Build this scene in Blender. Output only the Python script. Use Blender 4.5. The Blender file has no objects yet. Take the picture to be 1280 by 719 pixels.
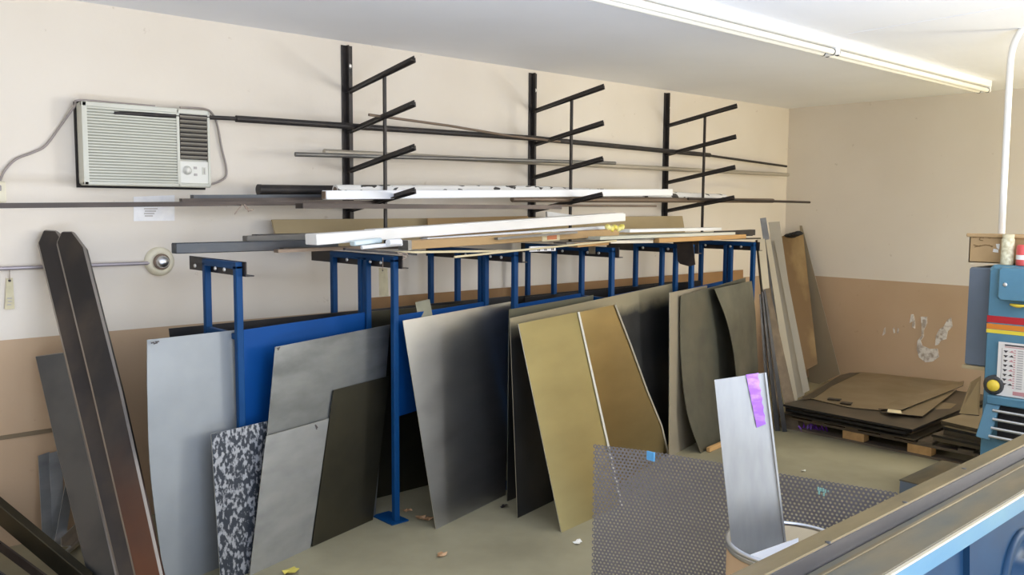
import bpy, bmesh, math, random
import numpy as np
from mathutils import Vector, Matrix, Quaternion
random.seed(7)
SC = bpy.context.scene
COL = SC.collection
PI = math.pi

# ------------------------------------------------------------------ camera
W, H = 1280, 719
YAW, PITCH, ROLL, FPX = 0.73587691, 0.09066339, 0.00633729, 1094.683
CAM = np.array([0.0, 0.0, 1.85])
_f = np.array([math.sin(YAW)*math.cos(PITCH), math.cos(YAW)*math.cos(PITCH), -math.sin(PITCH)])
_r = np.array([math.cos(YAW), -math.sin(YAW), 0.0])
_u = np.cross(_r, _f)
RT = math.cos(ROLL)*_r + math.sin(ROLL)*_u
UP = np.cross(RT, _f)
FW = _f
cd = bpy.data.cameras.new('camera'); cam = bpy.data.objects.new('camera', cd); COL.objects.link(cam)
cd.sensor_fit = 'HORIZONTAL'; cd.sensor_width = 36.0; cd.lens = FPX*36.0/W
cd.clip_start = 0.05; cd.clip_end = 200
cam.matrix_world = Matrix(((RT[0], UP[0], -FW[0], CAM[0]), (RT[1], UP[1], -FW[1], CAM[1]), (RT[2], UP[2], -FW[2], CAM[2]), (0, 0, 0, 1)))
SC.camera = cam

def ray(x, y): return FW + RT*((x-W/2)/FPX) - UP*((y-H/2)/FPX)
def _on(x, y, ax, v):
    d = ray(x, y); return Vector(CAM + d*((v-CAM[ax])/d[ax]))
def aX(x, y, v): return _on(x, y, 0, v)        # photo point met on the plane X = v (metres)
def aY(x, y, v): return _on(x, y, 1, v)
def aZ(x, y, v): return _on(x, y, 2, v)
def aD(x, y, d): return Vector(CAM + ray(x, y)*d)

# room dimensions (metres)
YB, XR, ZC, XL, YFR = 5.24, 8.87, 2.963, -2.5, -4.2
ZP = 1.131      # height of the tan dado paint

# ------------------------------------------------------------------ materials
def mk(name, col, rough=.5, metal=0.0, col2=None, scale=6, detail=4, stretch=None, lo=.4, hi=.62, bump=0.0, bscale=None, rvar=0.0, spec=.5, coat=0):
    m = bpy.data.materials.new(name); m.use_nodes = True
    nt = m.node_tree; b = nt.nodes['Principled BSDF']
    b.inputs['Base Color'].default_value = (*col, 1); b.inputs['Roughness'].default_value = rough; b.inputs['Metallic'].default_value = metal
    b.inputs['Specular IOR Level'].default_value = spec
    if coat: b.inputs['Coat Weight'].default_value = coat
    if col2 or bump or rvar:
        tc = nt.nodes.new('ShaderNodeTexCoord'); mp = nt.nodes.new('ShaderNodeMapping')
        nt.links.new(tc.outputs['Object'], mp.inputs['Vector'])
        if stretch: mp.inputs['Scale'].default_value = stretch
        n = nt.nodes.new('ShaderNodeTexNoise'); n.inputs['Scale'].default_value = scale; n.inputs['Detail'].default_value = detail
        nt.links.new(mp.outputs['Vector'], n.inputs['Vector'])
        if col2:
            r = nt.nodes.new('ShaderNodeValToRGB'); r.color_ramp.elements[0].position = lo; r.color_ramp.elements[1].position = hi
            r.color_ramp.elements[0].color = (*col, 1); r.color_ramp.elements[1].color = (*col2, 1)
            nt.links.new(n.outputs['Fac'], r.inputs['Fac']); nt.links.new(r.outputs['Color'], b.inputs['Base Color'])
        if rvar:
            mr = nt.nodes.new('ShaderNodeMapRange'); mr.inputs['From Min'].default_value = .3; mr.inputs['From Max'].default_value = .7
            mr.inputs['To Min'].default_value = max(.03, rough-rvar); mr.inputs['To Max'].default_value = min(1, rough+rvar)
            nt.links.new(n.outputs['Fac'], mr.inputs['Value']); nt.links.new(mr.outputs['Result'], b.inputs['Roughness'])
        if bump:
            n2 = n
            if bscale:
                n2 = nt.nodes.new('ShaderNodeTexNoise'); n2.inputs['Scale'].default_value = bscale; n2.inputs['Detail'].default_value = 3
                nt.links.new(mp.outputs['Vector'], n2.inputs['Vector'])
            bp = nt.nodes.new('ShaderNodeBump'); bp.inputs['Strength'].default_value = bump; bp.inputs['Distance'].default_value = .004
            nt.links.new(n2.outputs['Fac'], bp.inputs['Height']); nt.links.new(bp.outputs['Normal'], b.inputs['Normal'])
    return m

def wall_mat(name, base, blot, spot, sdens=.72):
    """painted masonry: soft blotches plus small dark scuffs"""
    m = mk(name, base, .75, 0, blot, 1.3, 6, None, .35, .7, .12, 40, 0, .3)
    nt = m.node_tree; b = nt.nodes['Principled BSDF']
    src = b.inputs['Base Color'].links[0].from_socket
    tc = nt.nodes.new('ShaderNodeTexCoord')
    n = nt.nodes.new('ShaderNodeTexNoise'); n.inputs['Scale'].default_value = 11; n.inputs['Detail'].default_value = 6; n.inputs['Roughness'].default_value = .62
    nt.links.new(tc.outputs['Object'], n.inputs['Vector'])
    r = nt.nodes.new('ShaderNodeValToRGB'); r.color_ramp.elements[0].position = sdens; r.color_ramp.elements[1].position = sdens+.06
    r.color_ramp.elements[0].color = (0, 0, 0, 1); r.color_ramp.elements[1].color = (.55, .55, .55, 1)
    nt.links.new(n.outputs['Fac'], r.inputs['Fac'])
    mx = nt.nodes.new('ShaderNodeMix'); mx.data_type = 'RGBA'
    nt.links.new(r.outputs['Color'], mx.inputs['Factor']); nt.links.new(src, mx.inputs['A']); mx.inputs['B'].default_value = (*spot, 1)
    nt.links.new(mx.outputs['Result'], b.inputs['Base Color'])
    return m

M = {}
M['cream'] = wall_mat('cream_wall_paint', (.79, .73, .64), (.75, .685, .59), (.50, .42, .33), .675)
M['tan'] = wall_mat('tan_wall_paint', (.545, .395, .26), (.50, .355, .225), (.30, .20, .12), .665)
M['ceiling'] = mk('ceiling_paint', (.89, .905, .95), .8, 0, (.86, .875, .92), .8, 4, None, .4, .6, .1, 60, 0, .2)
M['floor'] = mk('concrete', (.345, .31, .20), .65, 0, (.245, .22, .14), 1.7, 9, None, .36, .68, .25, 30, .1, .4)
M['crack'] = mk('old_joint', (.20, .15, .09), .9)
M['blue'] = mk('blue_paint', (.002, .050, .165), .5, 0, (.002, .044, .145), 3, 4, None, .4, .65, .05, 40, .05, .2)
M['blue2'] = mk('deep_blue_sheet_paint', (.002, .060, .24), .55, 0, (.002, .052, .21), 2, 3, None, .4, .6, 0, None, 0, .2)
M['black'] = mk('black_steel', (.030, .027, .027), .5, .3, (.055, .045, .04), 12, 4, None, .45, .7, .05, 60, .1)
M['bolt'] = mk('bolt_head', (.75, .75, .75), .35, .9)
M['galv'] = mk('galvanised', (.315, .335, .345), .62, .35, (.275, .295, .305), 2.5, 6, None, .4, .65, 0, None, .05)
M['spot'] = mk('mottled_zinc', (.035, .042, .055), .55, .4, (.36, .37, .39), 46, 5, (1.2, 1.2, .75), .48, .58, 0, None, .1)
M['lgrey'] = mk('light_mill_steel', (.47, .48, .48), .45, .75, (.30, .305, .305), 3.4, 9, (1, 1, 2.2), .36, .72, 0, None, .1)
M['sgrey'] = mk('stained_mill_steel', (.30, .31, .305), .45, .75, (.17, .175, .17), 3.4, 9, (1, 1, 2.2), .36, .72, 0, None, .1)
M['mgrey'] = mk('cold_rolled_steel', (.46, .46, .455), .34, .95, (.38, .38, .375), 2.2, 6, (1, 1, 2.5), .36, .66, 0, None, .06)
M['olive'] = mk('hot_rolled_olive', (.075, .068, .046), .42, .8, (.045, .042, .030), 2.2, 6, None, .4, .65, 0, None, .06)
M['olive2'] = mk('hot_rolled_scaly', (.19, .19, .15), .42, .85, (.105, .105, .085), 3.2, 9, (1, 1, .8), .36, .66, .1, 14, .08)
M['plate'] = mk('blue_grey_plate', (.115, .12, .125), .40, .8, (.075, .08, .085), 3, 7, None, .4, .65, 0, None, .08)
M['dark'] = mk('dark_mill_scale', (.045, .044, .046), .36, .8, (.035, .034, .036), 3, 6, None, .4, .6, 0, None, .06)
def zmix(m, col, z0, z1, noise=.12, scale=7):
    """painted light or rust that starts at a height on the piece (object coordinates)"""
    nt = m.node_tree; b = nt.nodes['Principled BSDF']; tc = nt.nodes.new('ShaderNodeTexCoord'); sp = nt.nodes.new('ShaderNodeSeparateXYZ')
    nt.links.new(tc.outputs['Object'], sp.inputs[0])
    n = nt.nodes.new('ShaderNodeTexNoise'); n.inputs['Scale'].default_value = scale; n.inputs['Detail'].default_value = 6; nt.links.new(tc.outputs['Object'], n.inputs['Vector'])
    ma = nt.nodes.new('ShaderNodeMath'); ma.operation = 'MULTIPLY_ADD'; ma.inputs[1].default_value = noise*2; nt.links.new(n.outputs['Fac'], ma.inputs[0]); nt.links.new(sp.outputs['Z'], ma.inputs[2])
    mr = nt.nodes.new('ShaderNodeMapRange'); mr.inputs['From Min'].default_value = z0+noise; mr.inputs['From Max'].default_value = z1+noise; nt.links.new(ma.outputs[0], mr.inputs['Value'])
    mx = nt.nodes.new('ShaderNodeMix'); mx.data_type = 'RGBA'; l = b.inputs['Base Color'].links
    if l: nt.links.new(l[0].from_socket, mx.inputs['A'])
    else: mx.inputs['A'].default_value = b.inputs['Base Color'].default_value
    mx.inputs['B'].default_value = (*col, 1); nt.links.new(mr.outputs['Result'], mx.inputs['Factor']); nt.links.new(mx.outputs['Result'], b.inputs['Base Color'])
    return m
M['toplit'] = zmix(mk('dark_sheet_painted_light', (.045, .044, .042), .42, .4, (.03, .03, .03), 3, 6, None, .4, .6), (.34, .30, .20), 1.06, 1.15, .06)  # lit top band and shaded body are put into the sheet's colour
M['toplit2'] = zmix(mk('olive_sheet_painted_light', (.045, .044, .042), .42, .4, (.03, .03, .03), 3, 6, None, .4, .6), (.17, .165, .115), .98, 1.10, .05)  # same for the olive one: lighter lit top painted over a dark body
M['gold'] = mk('gold_tinted_steel', (.395, .345, .175), .40, .85, (.355, .305, .15), 1.6, 5, (1, 1, 3), .38, .66, 0, None, .05)
M['gold2'] = mk('bronze_tinted_steel', (.355, .275, .13), .38, .85, (.30, .23, .105), 1.6, 5, (1, 1, 3), .38, .66, 0, None, .05)
M['beige'] = mk('beige_coated_steel', (.34, .295, .215), .45, .3, (.29, .25, .18), 2, 5, (1, 1, .4), .38, .66)
M['alu'] = mk('brushed_aluminium', (.40, .40, .385), .38, .85, (.34, .34, .33), 5, 5, (6, 6, .3), .38, .66, 0, None, .05)
M['fold'] = mk('pale_folded_edge', (.62, .57, .44), .4, .2)
M['edge'] = mk('sheared_edge', (.78, .74, .64), .35, .9)
M['rustbar'] = mk('rusty_black_bar', (.035, .030, .028), .42, .5, (.075, .058, .045), 5, 8, (1, 1, .5), .42, .68, .15, 30, .08)
M['rustlow'] = zmix(mk('black_bar_scale', (.030, .026, .024), .42, .5, (.065, .050, .038), 5, 8, (1, 1, .5), .42, .68, .15, 30, .08), (.095, .034, .013), .80, .25, .22, 5)
M['wornedge'] = mk('worn_bar_edge', (.30, .27, .24), .45, .5)
M['stock'] = mk('dark_bar_stock', (.060, .050, .046), .45, .6, (.10, .08, .07), 6, 5, (.3, 1, 1), .42, .66)
M['bluestock'] = mk('blue_grey_bar', (.075, .085, .10), .42, .6, (.12, .12, .125), 7, 5, (.4, 1, 1), .42, .66)
M['greystock'] = mk('grey_channel_steel', (.17, .165, .155), .45, .6, (.25, .245, .23), 7, 5, (.4, 1, 1), .42, .66)
M['brownstock'] = mk('rusty_brown_tube', (.20, .15, .11), .5, .4, (.28, .21, .16), 6, 5, (.3, 1, 1), .42, .66)
M['palestock'] = mk('pale_tube', (.52, .47, .39), .4, .4, (.40, .36, .29), 6, 5, (.3, 1, 1), .42, .66)
M['whitebox'] = mk('white_carton', (.90, .895, .87), .55, 0, (.84, .83, .80), 5, 5, (.4, 1, 1), .42, .7)
M['whiteplastic'] = mk('white_plastic', (.88, .90, .93), .4)
M['roll'] = mk('speckled_wrap', (.84, .83, .80), .6, 0, (.06, .055, .05), 15, 2, (.6, 1.3, 1.3), .585, .60)
M['card'] = mk('cardboard', (.48, .32, .155), .8, 0, (.42, .275, .13), 6, 5, (.4, 1, 1), .42, .7)
M['tanboard'] = mk('tan_fibreboard', (.46, .36, .20), .75, 0, (.40, .31, .17), 4, 5, (.3, 1, 1), .42, .7)
M['wood'] = mk('raw_wood', (.56, .33, .13), .7, 0, (.44, .25, .09), 9, 5, (.25, 2, 2), .4, .7)
M['ply'] = mk('stained_plywood', (.185, .105, .035), .6, 0, (.34, .225, .09), 3.0, 7, (1.5, 1.5, .6), .45, .70)
M['hard'] = mk('brown_hardboard', (.34, .19, .08), .7, 0, (.27, .15, .06), 5, 5, (.3, 1, 1), .42, .7)
M['greenish'] = mk('pale_green_plastic', (.52, .53, .44), .45, 0, (.62, .62, .55), 6, 4, (.3, 1, 1), .42, .7)
M['lblue'] = mk('pale_blue_wrap', (.60, .72, .76), .35)
M['yellow'] = mk('yellow_plastic', (.85, .62, .06), .45)
M['yellowwrap'] = mk('crumpled_yellow_tape', (.80, .68, .10), .45, 0, (.9, .85, .4), 30, 4)
M['cane'] = mk('pale_cane', (.70, .60, .38), .6)
M['orange'] = mk('orange_label', (.60, .20, .08), .6)
M['red'] = mk('red_paint', (.50, .02, .03), .4)
M['redcan'] = mk('red_can', (.70, .10, .09), .35)
M['orangestripe'] = mk('orange_stripe', (.75, .25, .03), .4)
M['yellowstripe'] = mk('yellow_stripe', (.85, .68, .06), .4)
M['mblue'] = mk('machine_blue', (.10, .245, .34), .42, .0, (.085, .21, .295), 5, 6, None, .4, .68, .05, 50, .06)
M['mblue2'] = mk('worn_machine_blue', (.040, .115, .17), .5, 0, (.06, .135, .165), 9, 8, (.5, 1, 1), .42, .68, .1, 60, .08)
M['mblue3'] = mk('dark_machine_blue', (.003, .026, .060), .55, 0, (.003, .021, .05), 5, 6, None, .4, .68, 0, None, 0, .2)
M['cabinet'] = mk('grey_cabinet', (.135, .165, .205), .45, 0, (.115, .145, .18), 4, 4)
M['bed'] = mk('worn_oily_steel', (.130, .100, .050), .5, .2, (.085, .088, .072), 4, 9, (.6, 2, 2), .36, .68, .12, 40, .1)
M['rail'] = mk('oily_brown_rail', (.155, .115, .050), .5, .2, (.115, .085, .038), 5, 8, (.5, 2, 2), .38, .66, .1, 40, .08)
M['railface'] = mk('ground_steel_face', (.13, .125, .13), .4, .6, (.10, .098, .105), 4, 6, (.5, 2, 2), .4, .66)
M['drum'] = mk('fibre_drum', (.50, .33, .17), .65, 0, (.44, .28, .14), 3, 5, None, .4, .68)
M['drumin'] = mk('drum_lining', (.62, .51, .33), .75, 0, (.52, .42, .26), 4, 6, None, .4, .7)
M['chrome'] = mk('drum_rim_steel', (.62, .63, .65), .3, 1)
M['perf'] = mk('perforated_plate', (.175, .165, .17), .5, .4)
M['purple'] = mk('purple_tape', (.30, .10, .52), .4, 0, (.46, .24, .68), 22, 4, (1, 1, 2), .5, .68, .5, 30)
M['purple2'] = mk('deep_purple_film', (.20, .04, .52), .35, 0, (.34, .10, .7), 20, 4)
M['bluetape'] = mk('blue_tape', (.10, .35, .65), .5)
M['teal'] = mk('teal_paint_marks', (.30, .55, .50), .6)
M['ac'] = mk('aged_plastic', (.64, .645, .57), .5, 0, (.60, .60, .52), 3, 5, None, .4, .68)
M['acgrille'] = mk('dusty_grille', (.36, .37, .31), .6, 0, (.32, .325, .265), 5, 5, None, .4, .68)
M['acpanel'] = mk('control_panel_plastic', (.74, .74, .68), .45)
M['vent'] = mk('vent_dark', (.012, .010, .010), .8)
M['slat'] = mk('vent_slat', (.26, .24, .20), .6)
M['cord'] = mk('grey_cord', (.33, .29, .27), .6)
M['paper'] = mk('clear_pouch', (.88, .88, .88), .2, 0, (.80, .80, .82), 14, 4)
M['chart'] = mk('chart_paper', (.82, .78, .72), .6)
M['inkblack'] = mk('black_print', (.06, .05, .05), .7)
M['inkgrey'] = mk('grey_print', (.45, .42, .40), .7)
M['inkred'] = mk('red_print', (.62, .30, .30), .7)
M['tag'] = mk('pale_tag_card', (.66, .60, .40), .7, 0, (.58, .52, .34), 20, 3)
M['silver'] = mk('bright_bar', (.70, .71, .72), .3, 1)
M['pallet'] = mk('dark_pallet_wood', (.115, .085, .055), .8, 0, (.17, .125, .08), 7, 5, (2, .4, 2), .42, .68)
M['offcut'] = mk('bronze_offcut', (.27, .21, .125), .42, .5, (.23, .18, .105), 2, 5, None, .4, .66, 0, None, .08)
M['offdark'] = mk('dark_offcut', (.10, .085, .065), .42, .8, (.15, .125, .09), 3, 4, None, .4, .66)
M['plaster'] = mk('bare_plaster', (.72, .68, .62), .85, 0, (.40, .34, .28), 24, 6, None, .42, .62, .6, 30)
M['lightwhite'] = mk('white_enamel', (.90, .90, .89), .35)
M['tube'] = mk('fluorescent_tube_glass', (.86, .84, .76), .25)
M['clip'] = mk('dark_lampholder', (.05, .05, .05), .5)
M['pipewhite'] = mk('white_conduit', (.82, .80, .74), .4)
M['steelpipe'] = mk('wall_conduit', (.42, .38, .40), .4, .5)
M['cup'] = mk('aged_white_plate', (.80, .75, .58), .45, 0, (.72, .66, .49), 8, 4)
M['glass'] = mk('jar_label', (.74, .70, .50), .3, 0, (.52, .46, .28), 40, 3)
M['leaf'] = mk('dry_leaf', (.40, .22, .10), .8, 0, (.55, .35, .2), 20, 4)
M['yleaf'] = mk('yellow_leaf', (.62, .52, .10), .8)
M['bit'] = mk('white_scrap', (.82, .80, .74), .6)
M['rag'] = mk('black_rag', (.02, .02, .022), .9)
M['string'] = mk('string', (.36, .28, .22), .9)
M['ground'] = mk('outside_concrete', (.50, .48, .44), .8)
M['door'] = mk('shutter_steel', (.45, .45, .45), .5, .3)

# ------------------------------------------------------------------ mesh building
class MB:
    def __init__(s): s.v = []; s.f = []; s.m = []; s.sm = []; s.mats = []
    def slot(s, mat):
        if mat not in s.mats: s.mats.append(mat)
        return s.mats.index(mat)
    def add(s, vs, fs, mat=None, smooth=False):
        o = len(s.v); s.v += [Vector(x) for x in vs]
        k = s.slot(mat) if mat is not None else 0
        for f in fs: s.f.append([i+o for i in f]); s.m.append(k); s.sm.append(smooth)
    def box(s, a, b, mat=None, bev=0.0):
        a = Vector(a); b = Vector(b)
        lo = Vector([min(a[i], b[i]) for i in range(3)]); hi = Vector([max(a[i], b[i]) for i in range(3)])
        c = (lo+hi)/2; d = hi-lo
        s.bar(Vector((lo.x, c.y, c.z)), Vector((hi.x, c.y, c.z)), d.y, d.z, mat, bev=bev)
    def bar(s, p, q, w, h, mat=None, up=(0, 0, 1), bev=0.0):
        """rectangular bar from p to q; w across, h along up"""
        p = Vector(p); q = Vector(q); d = (q-p).normalized(); up = Vector(up)
        side = d.cross(up)
        if side.length < 1e-5: side = d.cross(Vector((0, 1, 0)))
        side.normalize(); u = side.cross(d).normalized()
        if bev <= 0: prof = [(-w/2, -h/2), (w/2, -h/2), (w/2, h/2), (-w/2, h/2)]
        else:
            e = min(bev, w*.45, h*.45)
            prof = [(-w/2+e, -h/2), (w/2-e, -h/2), (w/2, -h/2+e), (w/2, h/2-e), (w/2-e, h/2), (-w/2+e, h/2), (-w/2, h/2-e), (-w/2, -h/2+e)]
        n = len(prof)
        if bev > 0:
            e = min(bev, (q-p).length*.4); rings = [(p, 1-2*e/max(w, h)), (p+d*e, 1), (q-d*e, 1), (q, 1-2*e/max(w, h))]
        else: rings = [(p, 1), (q, 1)]
        vs = []
        for c, k in rings: vs += [c+side*(a*k)+u*(b*k) for a, b in prof]
        fs = [list(range(n))[::-1], [len(rings)*n-n+i for i in range(n)]]
        for r in range(len(rings)-1):
            for i in range(n): fs.append([r*n+i, r*n+(i+1) % n, (r+1)*n+(i+1) % n, (r+1)*n+i])
        s.add(vs, fs, mat)
    def angle(s, p, q, w, h, t, mat=None, up=(0, 0, 1), flip=1):
        """L section bar"""
        p = Vector(p); q = Vector(q); d = (q-p).normalized(); side = d.cross(Vector(up)).normalized(); u = side.cross(d)
        prof = [(0, 0), (w, 0), (w, t), (t, t), (t, h), (0, h)]
        vs = []
        for c in (p, q): vs += [c+side*(a*flip)+u*b for a, b in prof]
        fs = [[0, 3, 2, 1], [0, 5, 4, 3], [6, 7, 8, 9], [6, 9, 10, 11]]
        for i in range(6): fs.append([i, (i+1) % 6, 6+(i+1) % 6, 6+i])
        s.add(vs, fs, mat)
    def tube(s, pts, r, seg=10, mat=None, hollow=0.0, cap=True):
        pts = [Vector(p) for p in pts]; n = len(pts); rs = r if isinstance(r, (list, tuple)) else [r]*n
        vs = []; prev = None
        for i, p in enumerate(pts):
            d = (pts[min(i+1, n-1)]-pts[max(i-1, 0)]).normalized()
            if prev is None:
                a = Vector((0, 0, 1)) if abs(d.z) < .9 else Vector((1, 0, 0)); side = d.cross(a).normalized()
            else:
                side = (prev-d*prev.dot(d)).normalized()
            prev = side; u = side.cross(d)
            vs += [p+side*(math.cos(2*PI*k/seg)*rs[i])+u*(math.sin(2*PI*k/seg)*rs[i]) for k in range(seg)]
        fs = []
        for i in range(n-1):
            for k in range(seg): fs.append([i*seg+k, i*seg+(k+1) % seg, (i+1)*seg+(k+1) % seg, (i+1)*seg+k])
        s.add(vs, fs, mat, True)
        if cap:
            s.add(vs[:seg], [list(range(seg))[::-1]], mat); s.add(vs[-seg:], [list(range(seg))], mat)
    def lathe(s, c, prof, seg=32, mat=None, axis=(0, 0, 1), closed=False):
        """prof: (radius, height) pairs about axis through c"""
        c = Vector(c); ax = Vector(axis).normalized()
        a = Vector((1, 0, 0)) if abs(ax.x) < .9 else Vector((0, 1, 0))
        e1 = ax.cross(a).normalized(); e2 = ax.cross(e1)
        vs = []
        for r, z in prof: vs += [c+ax*z+e1*(r*math.cos(2*PI*k/seg))+e2*(r*math.sin(2*PI*k/seg)) for k in range(seg)]
        fs = []; n = len(prof)
        for i in range(n if closed else n-1):
            j = (i+1) % n
            for k in range(seg): fs.append([i*seg+k, i*seg+(k+1) % seg, j*seg+(k+1) % seg, j*seg+k])
        s.add(vs, fs, mat, True)
        if not closed:
            if prof[0][0] > 1e-6: s.add(vs[:seg], [list(range(seg))[::-1]], mat)
            if prof[-1][0] > 1e-6: s.add(vs[-seg:], [list(range(seg))], mat)
    def prism(s, poly, vec, mat=None, side=None):
        """polygon (3-D points) pushed along vec"""
        n = len(poly); poly = [Vector(p) for p in poly]; vec = Vector(vec)
        vs = poly+[p+vec for p in poly]
        s.add(vs, [list(range(n))[::-1], list(range(n, 2*n))], mat)
        s.add(vs, [[i, (i+1) % n, n+(i+1) % n, n+i] for i in range(n)], side or mat)
    def sheet(s, rows, t, mat=None, edge=None, nc=6, bow=0.0, sub=4):
        """thin plate through rows of (left, right) 3-D points, bottom to top, thickness t towards the back"""
        R = []
        def cr(p0, p1, p2, p3, u): return .5*((2*p1)+(p2-p0)*u+(2*p0-5*p1+4*p2-p3)*u*u+(3*p1-p0-3*p2+p3)*u**3)
        n = len(rows)
        L = [Vector(r[0]) for r in rows]; Q = [Vector(r[1]) for r in rows]
        if n == 2: prm = [(0, k/sub) for k in range(sub+1)]
        else: prm = [(i, k/sub) for i in range(n-1) for k in range(sub)]+[(n-2, 1.0)]
        for i, u in prm:
            def at(A):
                if n == 2: return A[0].lerp(A[1], u)
                p0 = A[i-1] if i > 0 else A[i]*2-A[i+1]; p3 = A[i+2] if i+2 < n else A[i+1]*2-A[i]
                return cr(p0, A[i], A[i+1], p3, u)
            R.append([at(L).lerp(at(Q), c/nc) for c in range(nc+1)])
        nr = len(R)
        nrm = (R[0][-1]-R[0][0]).cross(R[-1][0]-R[0][0]).normalized()
        if nrm.dot(Vector(CAM)-R[0][0]) < 0: nrm = -nrm
        if bow:
            for a in range(nr):
                for c in range(nc+1): R[a][c] = R[a][c]+nrm*(bow*math.sin(PI*a/(nr-1)))
        g = [R[a][c] for a in range(nr) for c in range(nc+1)]; b = [p-nrm*t for p in g]
        N = len(g); w = nc+1
        fs = []; fb = []
        for a in range(nr-1):
            for c in range(nc):
                q = [a*w+c, a*w+c+1, (a+1)*w+c+1, (a+1)*w+c]
                fs.append(q); fb.append([N+i for i in q[::-1]])
        o = len(s.v)
        s.add(g+b, fs+fb, mat, True)
        ring = [c for c in range(w)]+[a*w+nc for a in range(1, nr)]+[(nr-1)*w+c for c in range(nc-1, -1, -1)]+[a*w for a in range(nr-2, 0, -1)]
        ev = [g[i] for i in ring]+[b[i] for i in ring]; m = len(ring)
        s.add(ev, [[i, (i+1) % m, m+(i+1) % m, m+i] for i in range(m)], edge or mat)
    def build(s, name, mat=None, parent=None, base=None):
        me = bpy.data.meshes.new(name)
        if parent is not None: org = wpos(parent)
        elif base is not None: org = Vector(base)
        else:
            xs = [v.x for v in s.v]; ys = [v.y for v in s.v]; zs = [v.z for v in s.v]
            org = Vector(((min(xs)+max(xs))/2, (min(ys)+max(ys))/2, min(zs)))
        me.from_pydata([tuple(v-org) for v in s.v], [], s.f)
        mats = s.mats if s.mats else [mat]
        for k in mats: me.materials.append(M[k] if isinstance(k, str) else k)
        me.polygons.foreach_set('material_index', s.m); me.polygons.foreach_set('use_smooth', s.sm)
        bm = bmesh.new(); bm.from_mesh(me); bmesh.ops.recalc_face_normals(bm, faces=bm.faces); bm.to_mesh(me); bm.free()
        me.update()
        o = bpy.data.objects.new(name, me); COL.objects.link(o)
        if parent is not None: o.parent = parent; o['_w'] = list(org)
        else: o.location = org; o['_w'] = list(org)
        return o
def wpos(o): return Vector(o['_w'])
def tag(o, label=None, cat=None, group=None, kind=None):
    if label: o['label'] = label
    if cat: o['category'] = cat
    if group: o['group'] = group
    if kind: o['kind'] = kind
    return o
def thing(name, loc, label, cat, group=None):
    o = bpy.data.objects.new(name, None); COL.objects.link(o); o.location = loc; o['_w'] = list(loc); o.empty_display_size = .1
    return tag(o, label, cat, group)
def struct(name, mb, mat=None, parent=None):
    o = mb.build(name, mat, parent); o['kind'] = 'structure'; return o
def one(name, mb, mat, label, cat, group=None): return tag(mb.build(name, mat), label, cat, group)
def bend(pts, n=8):
    """smooth curve through points"""
    pts = [Vector(p) for p in pts]; out = []
    for i in range(len(pts)-1):
        p0 = pts[i-1] if i else pts[i]; p3 = pts[i+2] if i+2 < len(pts) else pts[i+1]
        p1, p2 = pts[i], pts[i+1]
        for k in range(n):
            u = k/n; out.append(.5*((2*p1)+(p2-p0)*u+(2*p0-5*p1+4*p2-p3)*u*u+(3*p1-p0-3*p2+p3)*u**3))
    out.append(pts[-1]); return out

# ------------------------------------------------------------------ room
b = MB(); b.box((XL-.2, YFR-.2, -.15), (XR+.2, YB+.2, 0)); struct('floor', b, 'floor')
b = MB(); b.box((XL-.2, YFR-.2, ZC), (XR+.2, YB+.2, ZC+.15)); struct('ceiling', b, 'ceiling')
b = MB(); b.box((XL, YB, ZP), (XR, YB+.2, ZC), 'cream'); b.box((XL, YB, 0), (XR, YB+.2, ZP), 'tan'); wb = struct('wall_back', b)
RY0, RY1 = -4.1, -.6       # second open shutter door, in the right wall before the photo's edge
b = MB()
for y0, y1 in ((YFR, RY0), (RY1, YB+.2)): b.box((XR, y0, ZP), (XR+.2, y1, ZC), 'cream'); b.box((XR, y0, 0), (XR+.2, y1, ZP), 'tan')
b.box((XR, RY0, 2.75), (XR+.2, RY1, ZC), 'cream'); wr = struct('wall_right', b)
b = MB(); b.box((XL-.2, YFR, ZP), (XL, YB+.2, ZC), 'cream'); b.box((XL-.2, YFR, 0), (XL, YB+.2, ZP), 'tan'); struct('wall_left', b)
DX0, DX1, DZ = -1.4, 4.0, 2.7     # the open shutter door behind the camera
b = MB()
for z0, z1, m in ((ZP, ZC, 'cream'), (0, ZP, 'tan')):
    b.box((XL-.2, YFR-.2, z0), (DX0, YFR, z1), m); b.box((DX1, YFR-.2, z0), (XR+.2, YFR, z1), m)
b.box((DX0, YFR-.2, DZ), (DX1, YFR, ZC), 'cream'); struct('wall_front', b)
b = MB(); b.box((-14, YFR-14, -.16), (24, YFR-.2, -.02)); b.box((XR+.2, YFR-.2, -.16), (24, 8, -.02)); struct('ground', b, 'ground')
# old joint running along the foot of the dado on the back wall
b = MB(); b.box((XL, YB-.006, .595), (1.72, YB+.01, .618)); struct('trim_1', b, 'crack')
# faint board joint in the ceiling
b = MB(); p = aZ(1060, 42, ZC); q = aZ(1290, 4, ZC); b.bar((p.x, p.y, ZC-.001), (q.x, q.y, ZC-.001), .012, .003); struct('trim_2', b, 'ceiling')
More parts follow.
